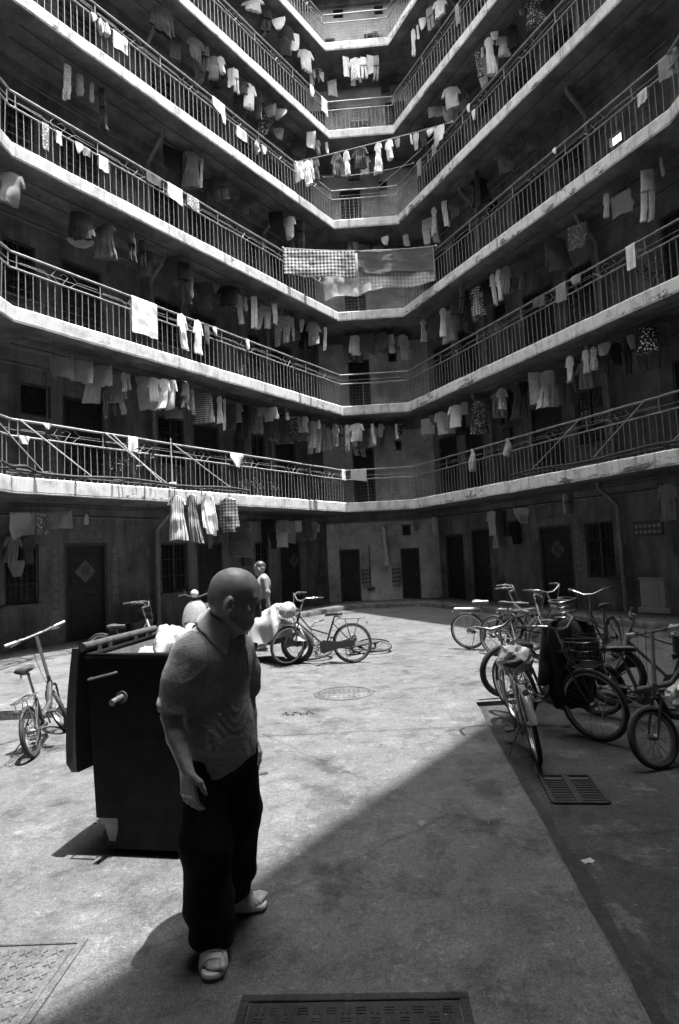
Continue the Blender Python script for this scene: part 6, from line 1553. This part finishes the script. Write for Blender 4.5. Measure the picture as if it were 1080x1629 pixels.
    U.chain([(-.655, 2.750, .82), (-.655, 2.715, .48), (-.645, 2.730, .22), (-.636, 2.735, .085)], [.094, .106, .100, .098], .05)
    U.chain([(-.560, 2.915, .80), (-.560, 2.980, .50), (-.600, 3.035, .22), (-.625, 3.05, .095)], [.118, .114, .100, .094], .05)
    X, Y, Z = U.grid()
    fold = np.sin(40 * X + 26 * Y + 2.5 * np.sin(8 * Z)) * np.clip((.85 - Z) * 3, 0, 1) * .0045
    fold += np.sin(58 * Z + 9 * X + 2 * np.sin(14 * Y)) * np.clip((.34 - Z) * 5, 0, 1) * .005 + np.sin(50 * Z + 20 * X) * np.exp(-((Z - .5) / .07) ** 2) * .003
    U.d += fold.astype(np.float32)
    U.d = np.maximum(U.d, (.070 + .012 * np.sin(12 * X + 7 * Y) - Z).astype(np.float32)); U.d = np.maximum(U.d, (Z - .855).astype(np.float32))
    U.cone((-.636, 2.735, .12), (-.634, 2.735, .0), .086, .086, 0, 'sub'); U.cone((-.625, 3.05, .12), (-.625, 3.05, .0), .082, .082, 0, 'sub')
    link('trousers', U.mesh('trousers', TROUS, OM, 1), o)
    # slide slippers
    for hx, tx, nm in ((NPV(-.648, 2.815, 0), NPV(-.602, 2.555, 0), 0), (NPV(-.710, 3.067, 0), NPV(-.445, 3.058, 0), 1)):
        d = unit(tx - hx); s_ = np.cross([0, 0, 1], d); L = np.linalg.norm(tx - hx)
        def out(t): return .040 + .012 * math.sin(math.pi * min(1, t * 1.1)) + .010 * math.exp(-((t - .72) / .2) ** 2)
        ts = [0, .03, .08, .16, .3, .45, .6, .75, .86, .94, .98, 1.0]; w = [.012, .026, .036] + [out(t) for t in ts[3:9]] + [.042, .028, .010]
        loop = [hx + d * t * L + s_ * a for t, a in zip(ts, w)] + [hx + d * t * L - s_ * a for t, a in zip(ts[::-1], w[::-1])]
        def lay(zz, g): 
            cen = hx + d * L / 2; return [Vector(cen + (p - cen) * g + NPV(0, 0, zz)) - Vector(OM) for p in loop]
        m = MB(); m.loft([lay(.001, .95), lay(.004, 1.0), lay(.016, 1.0)]); sl = m.build('slipper', SLIPD, o, 40)
        m = MB(); m.loft([lay(.0165, 1.0), lay(.026, 1.0), lay(.032, .965)]); m.build('footbed', SLIP, sl, 40)
        m = MB(); rings = []
        for t in (.42, .44, .56, .68, .79, .81):
            c = hx + d * t * L; hw = out(t) + .003; hgt = .108 - .040 * (t - .42) / .39; r = []
            for q in range(15):
                a = math.pi * q / 14; k = 1.0
                r.append(Vector(c + s_ * hw * math.cos(a) + NPV(0, 0, .018 + (hgt - .018) * math.sin(a) ** .8)) - Vector(OM))
            for q in range(15):
                a = math.pi * (14 - q) / 14
                r.append(Vector(c + s_ * (hw - .005) * math.cos(a) + NPV(0, 0, .018 + (hgt - .024) * math.sin(a) ** .8)) - Vector(OM))
            rings.append(r)
        m.loft(rings, True, True); st = m.build('strap', SLIP, sl, 40)
        m = MB()                                                      # rows of dark vent holes and a moulded badge
        for t in (.50, .57, .64, .71):
            for a in (.9, 1.15, 1.4, 1.65):
                c = hx + d * (t + (.02 if a > 1.2 else 0)) * L; hw = out(t) + .0035; hgt = .109 - .040 * (t - .42) / .39
                p = c + s_ * hw * math.cos(a) + NPV(0, 0, .018 + (hgt - .018) * math.sin(a) ** .8); n = Vector(s_ * math.cos(a) + NPV(0, 0, math.sin(a)))
                qv = n.to_track_quat('Z', 'Y').to_matrix(); m.box(Vector(p) - Vector(OM), (.0045, .009, .0015), qv)
        m.build('vent_holes', RUBBER, st, 0)['kind'] = 'stuff'
        m = MB(); a = 2.15; t = .60; c = hx + d * t * L; hw = out(t) + .004; hgt = .110 - .040 * (t - .42) / .39
        p = c + s_ * hw * math.cos(a) + NPV(0, 0, .018 + (hgt - .018) * math.sin(a) ** .8); n = Vector(s_ * math.cos(a) + NPV(0, 0, math.sin(a)))
        qv = n.to_track_quat('Z', 'Y').to_matrix()
        for k in (-1, 0, 1): m.box(Vector(p) - Vector(OM) + qv @ Vector((k * .008, 0, 0)), (.003, .034, .003), qv)
        m.build('moulded_badge', STEEL, st, 0)['kind'] = 'stuff'
    return o
old_man()

# ---- the bare-backed man further off
def far_man():
    O = (-1.50, 11.45, 0.0); S = Solid((-2.0, 11.0, -.02), (-1.1, 11.9, 1.8), .009)
    f = unit((-.93, .30, 0)); r = unit((.30, .93, 0))                # faces away to the sunlit wing; r = his right, far side
    head(S, (-1.575, 11.46, 1.535), unit((-.92, .25, -.25)), (0, 0, 1), 1.06)
    S.cone((-1.555, 11.46, 1.46), (-1.515, 11.46, 1.37), .055, .065, .03)
    S.ell((-1.51, 11.47, 1.22), (.125, .19, .20), [f, r, [0, 0, 1]], .03); S.ell((-1.55, 11.47, 1.02), (.135, .17, .16), [f, r, [0, 0, 1]], .06)
    S.cone((-1.47, 11.30, 1.345), (-1.53, 11.64, 1.345), .062, .062, .05)
    S.chain([(-1.455, 11.27, 1.33), (-1.415, 11.24, 1.10), (-1.40, 11.25, 1.08), (-1.405, 11.24, .92)], [.055, .042, .042, .030], .02)
    hand(S, (-1.405, 11.24, .90), (.05, 0, -1), f, r, 1.0, .8, 1)
    S.chain([(-1.55, 11.66, 1.33), (-1.57, 11.70, 1.08), (-1.66, 11.68, .95)], [.052, .04, .03], .02)
    hand(S, (-1.66, 11.68, .95), (-.7, 0, -.6), r, (0, 0, -1), 1.0, .5, -1)
    for y, dx in ((11.36, -.04), (11.57, .08)): 
        S.chain([(-1.54, y, .86), (-1.55 - dx, y, .47), (-1.53 - dx * .5, y, .08)], [.085, .055, .038], .03); foot(S, (-1.50 - dx * .5, y), (-1.74 - dx * .5, y + .03), .015)
    o = link('person', S.mesh('person', SKINL, O, 1)); o.location = O
    tag(o, 'shirtless man with cropped hair seen from behind by the covered motorcycle', 'person')
    U = Solid((-1.95, 11.1, .3), (-1.2, 11.9, 1.1), .010); U.ell((-1.545, 11.465, .88), (.155, .19, .13), [f, r, [0, 0, 1]], .04)
    for y, dx in ((11.36, -.04), (11.57, .08)): U.chain([(-1.54, y, .84), (-1.55 - dx, y, .50)], [.118, .098], .04)
    U.d = np.maximum(U.d, (U.grid()[2] - .96).astype(np.float32)); U.d = np.maximum(U.d, (.47 - U.grid()[2]).astype(np.float32)); link('shorts', U.mesh('shorts', TROUS, O, 1), o)
    H = Solid((-1.75, 11.3, 1.45), (-1.4, 11.65, 1.72), .006); c = NPV(-1.57, 11.458, 1.575)
    H.ell(c + NPV(.012, 0, .002), (.107, .089, .100), None, .0); X, Y, Z = H.grid(); H.d = np.maximum(H.d, (1.575 - Z + (X + 1.57) * -.55).astype(np.float32)); link('hair', H.mesh('hair', BLACKPL, O, 1), o)
    crumple('carrier_bag', 'small dark bag held in the hand of the shirtless man', (-1.40, 11.24, .72), (.07, .06, .09), cloth(.085), 8.8, 'bag', .25, 18)
far_man()

# ---------------------------------------------------------------- paper couplets, blessing diamonds and small wall things
def text_mesh(s, size):
    c = bpy.data.curves.new('lettering', 'FONT'); c.body = s; c.size = size; c.align_x = 'CENTER'; c.align_y = 'CENTER'; c.extrude = .001; c.resolution_u = 3
    o = bpy.data.objects.new('lettering', c); COL.objects.link(o); dg = bpy.context.evaluated_depsgraph_get(); dg.update()
    me = bpy.data.meshes.new_from_object(o.evaluated_get(dg)); bpy.data.objects.remove(o); bpy.data.curves.remove(c); return me
def wall_frame(side, s, z, o):
    """matrix with x along the wall (to the viewer's right), y up, z out of the wall"""
    d = SIDE[side][2]; n = SIDE[side][3]; x = Vector((-n.y, n.x, 0)); zz = Vector((n.x, n.y, 0)); y = Vector((0, 0, 1))
    p = P3(side, s, o, z); M = Matrix(((x.x, y.x, zz.x, p.x), (x.y, y.y, zz.y, p.y), (x.z, y.z, zz.z, p.z), (0, 0, 0, 1))); return M
def paper(name, label, side, s, z, w, h, o, chars=None, cs=.1, vertical=False, rot=0.0, mat=PAPER, ink=PAPERINK, cat='paper', group=None, dz=.0):
    M = wall_frame(side, s, z, o); mb = MB()
    nx, ny = max(2, int(w / .12)), max(2, int(h / .12)); rings = []
    for j in range(ny + 1):
        r = []
        for i in range(nx + 1):
            x, y = (i / nx - .5) * w, (j / ny - .5) * h; r.append(Vector((x, y, .004 + .004 * mnoise.noise(Vector((x * 9, y * 9, s))))))
        rings.append(r)
    mb.loft(rings, False, False); e = [(-w/2, -h/2), (w/2, -h/2), (w/2, h/2), (-w/2, h/2)]
    mb.add([(x, y, z_) for z_ in (0, .003) for x, y in e], [(0, 1, 5, 4), (1, 2, 6, 5), (2, 3, 7, 6), (3, 0, 4, 7)])
    ob = mb.build(name, mat, None, 30, False); ob.matrix_world = M @ Matrix.Rotation(rot, 4, 'Z'); tag(ob, label, cat, group)
    if chars:
        n = len(chars)
        for k, ch in enumerate(chars):
            me = text_mesh(ch, cs); me.materials.append(ink); c = link('lettering', me, ob)
            if vertical: c.location = (0, h * .5 - h * (k + .5) / n, .010)
            else: c.location = (-w * .5 + w * (k + .5) / n if n > 1 else 0, 0, .010)
            c.rotation_euler = (0, 0, -rot)
    return ob
try:
    # sunlit wing, ground-floor door
    paper('couplet_strip', 'faded lettered strip beside the ground-floor door near the leafy shrub', 'L', 7.47, 1.50, .20, 1.32, GAL - .003, '春满人间福满门', .15, True, ink=GOLDINK)
    paper('couplet_strip', 'faded lettered strip on the far jamb of the ground-floor door, away from the shrub', 'L', 8.90, 1.50, .20, 1.32, GAL - .003, '天增岁月人增寿', .15, True, ink=GOLDINK)
    paper('door_banner', 'faded lettered banner over the ground-floor door of the sunlit wing', 'L', 8.17, 2.42, .86, .20, GAL - .003, '出入平安', .15, ink=GOLDINK)
    paper('blessing_diamond', 'pale paper diamond on the ground-floor door of the sunlit wing', 'L', 8.17, 1.62, .36, .36, GAL + .06, '福', .24, rot=math.pi / 4, ink=PAPERINK)
    paper('door_banner', 'faded lettered banner over the first-floor door behind the drying rack', 'L', 8.17, 5.72, .86, .20, GAL - .003, '出入平安', .15, ink=GOLDINK)
    paper('blessing_diamond', 'dim paper diamond on the ground-floor door nearest the narrow end', 'L', .9, 1.62, .34, .34, GAL + .06, '福', .22, rot=math.pi / 4, ink=PAPERINK)
    paper('couplet_strip', 'dim lettered strip on the wall by the narrow ground-floor door', 'L', .45, 1.45, .16, 1.2, GAL - .003, '福禄寿喜财', .13, True, ink=GOLDINK)
    paper('blessing_diamond', 'pale paper diamond on the dark ground-floor door of the shaded wing', 'R', 4.36, 1.60, .36, .36, GAL + .06, '福', .24, rot=math.pi / 4, ink=PAPERINK)
    paper('couplet_strip', 'dim lettered strip beside the diamond door of the shaded wing', 'R', 5.10, 1.45, .18, 1.3, GAL - .003, '春满人间福满门', .14, True, ink=GOLDINK)
    paper('door_banner', 'dim lettered banner over the diamond door of the shaded wing', 'R', 4.36, 2.33, .9, .18, GAL - .003, '出入平安', .14, ink=GOLDINK)
except Exception as ex:
    print('text skipped', ex)
def vent_block(side, s, z):
    t = thing('vent_block', 'dark pierced vent block in the shaded wall above the pale cabinet', 'vent', P3(side, s, GAL - .01, z), yaw_of(side)); m = MB()
    m.box((0, 0, 0), (.74, .03, .34), None, 0, .006); m.build('board', DFRAME, t, 20)
    m = MB()
    for i in range(6):
        for j in range(2): m.lathe([(.030, 0), (.042, 0), (.042, .008), (.030, .008)], 12, Matrix.Translation((-.28 + i * .112, -.016 if True else 0, -.07 + j * .13)) @ Matrix.Rotation(math.pi / 2, 4, 'X'))
    m.build('vent_rings', GOLDINK, t, 30)['kind'] = 'stuff'
vent_block('R', 7.12, 1.98)
# brooms and a dustpan hung on the wall of the narrow end
def broom(s, ztop, ln, label):
    p = P3('F', s, GAL - .04, ztop - ln); t = thing('broom', label, 'broom', p, yaw_of('F')); m = MB(); m.tube([(0, 0, .1), (-.01, 0, ln)], .013, 6); m.build('handle', IRON, t)
    m = MB(); m.box((.0, -.01, .05), (.26, .05, .10), Matrix.Rotation(-.12, 3, 'Y'), 0, .012); m.build('head', DFRAME, t)
broom(.62, 1.98, 1.5, 'long-handled broom hung on the pale wall between the two narrow doors')
def wall_rack(s, z0, label):
    t = thing('shoe_rack', label, 'rack', P3('F', s, GAL - .08, z0), yaw_of('F'))
    for k in range(4): m = MB(); m.box((0, 0, k * .14), (.26, .12, .025), Matrix.Rotation(-.1, 3, 'Y'), 0, .004); m.build('shelf', DFRAME, t)
    m = MB()
    for x in (-.13, .13): m.tube([(x, .03, -.05), (x, .03, .56)], .008, 5)
    m.build('uprights', IRON, t)['kind'] = 'stuff'
wall_rack(.46, .75, 'narrow wall rack on the door side of the long-handled broom'); wall_rack(1.5, .75, 'narrow wall rack beside the second door of the narrow end')
def meter_box(side, s, z, l, label):
    t = thing('meter_box', label, 'meter box', P3(side, s, GAL - .06, zf(l) + z), yaw_of(side)); m = MB(); m.box((0, 0, 0), (.30, .12, .40), None, 0, .01); m.build('case', DFRAME, t, 20); m = MB(); m.box((0, .0, .22), (.34, .16, .02), None, 0, .005); m.build('hood', DFRAME, t, 20)
meter_box('L', 3.3, 1.6, 1, 'grey meter box on the first-floor wall of the sunlit wing'); meter_box('R', 2.9, 1.5, 1, 'grey meter box on the first-floor wall of the shaded wing'); meter_box('L', 3.2, 1.6, 0, 'grey meter box on the ground-floor wall behind the shirtless man')
# wall-hung air-conditioner at the narrow end, fifth floor
def aircon():
    t = thing('air_conditioner', 'white window air-conditioner on the fifth-floor wall of the narrow end', 'air conditioner', P3('F', 1.05, GAL - .17, zf(5) + 1.30), yaw_of('F')); m = MB(); m.box((0, 0, 0), (.62, .34, .40), None, 0, .02); m.build('case', WHITEP, t, 20)
    y = -.17 if V2(-SIDE['F'][2].y, SIDE['F'][2].x).dot(SIDE['F'][3]) < 0 else .17
    for k in range(6): m = MB(); m.box((0, y, -.13 + k * .052), (.54, .012, .018), None, 0, .003); m.build('louvre', DFRAME, t, 20)
aircon()
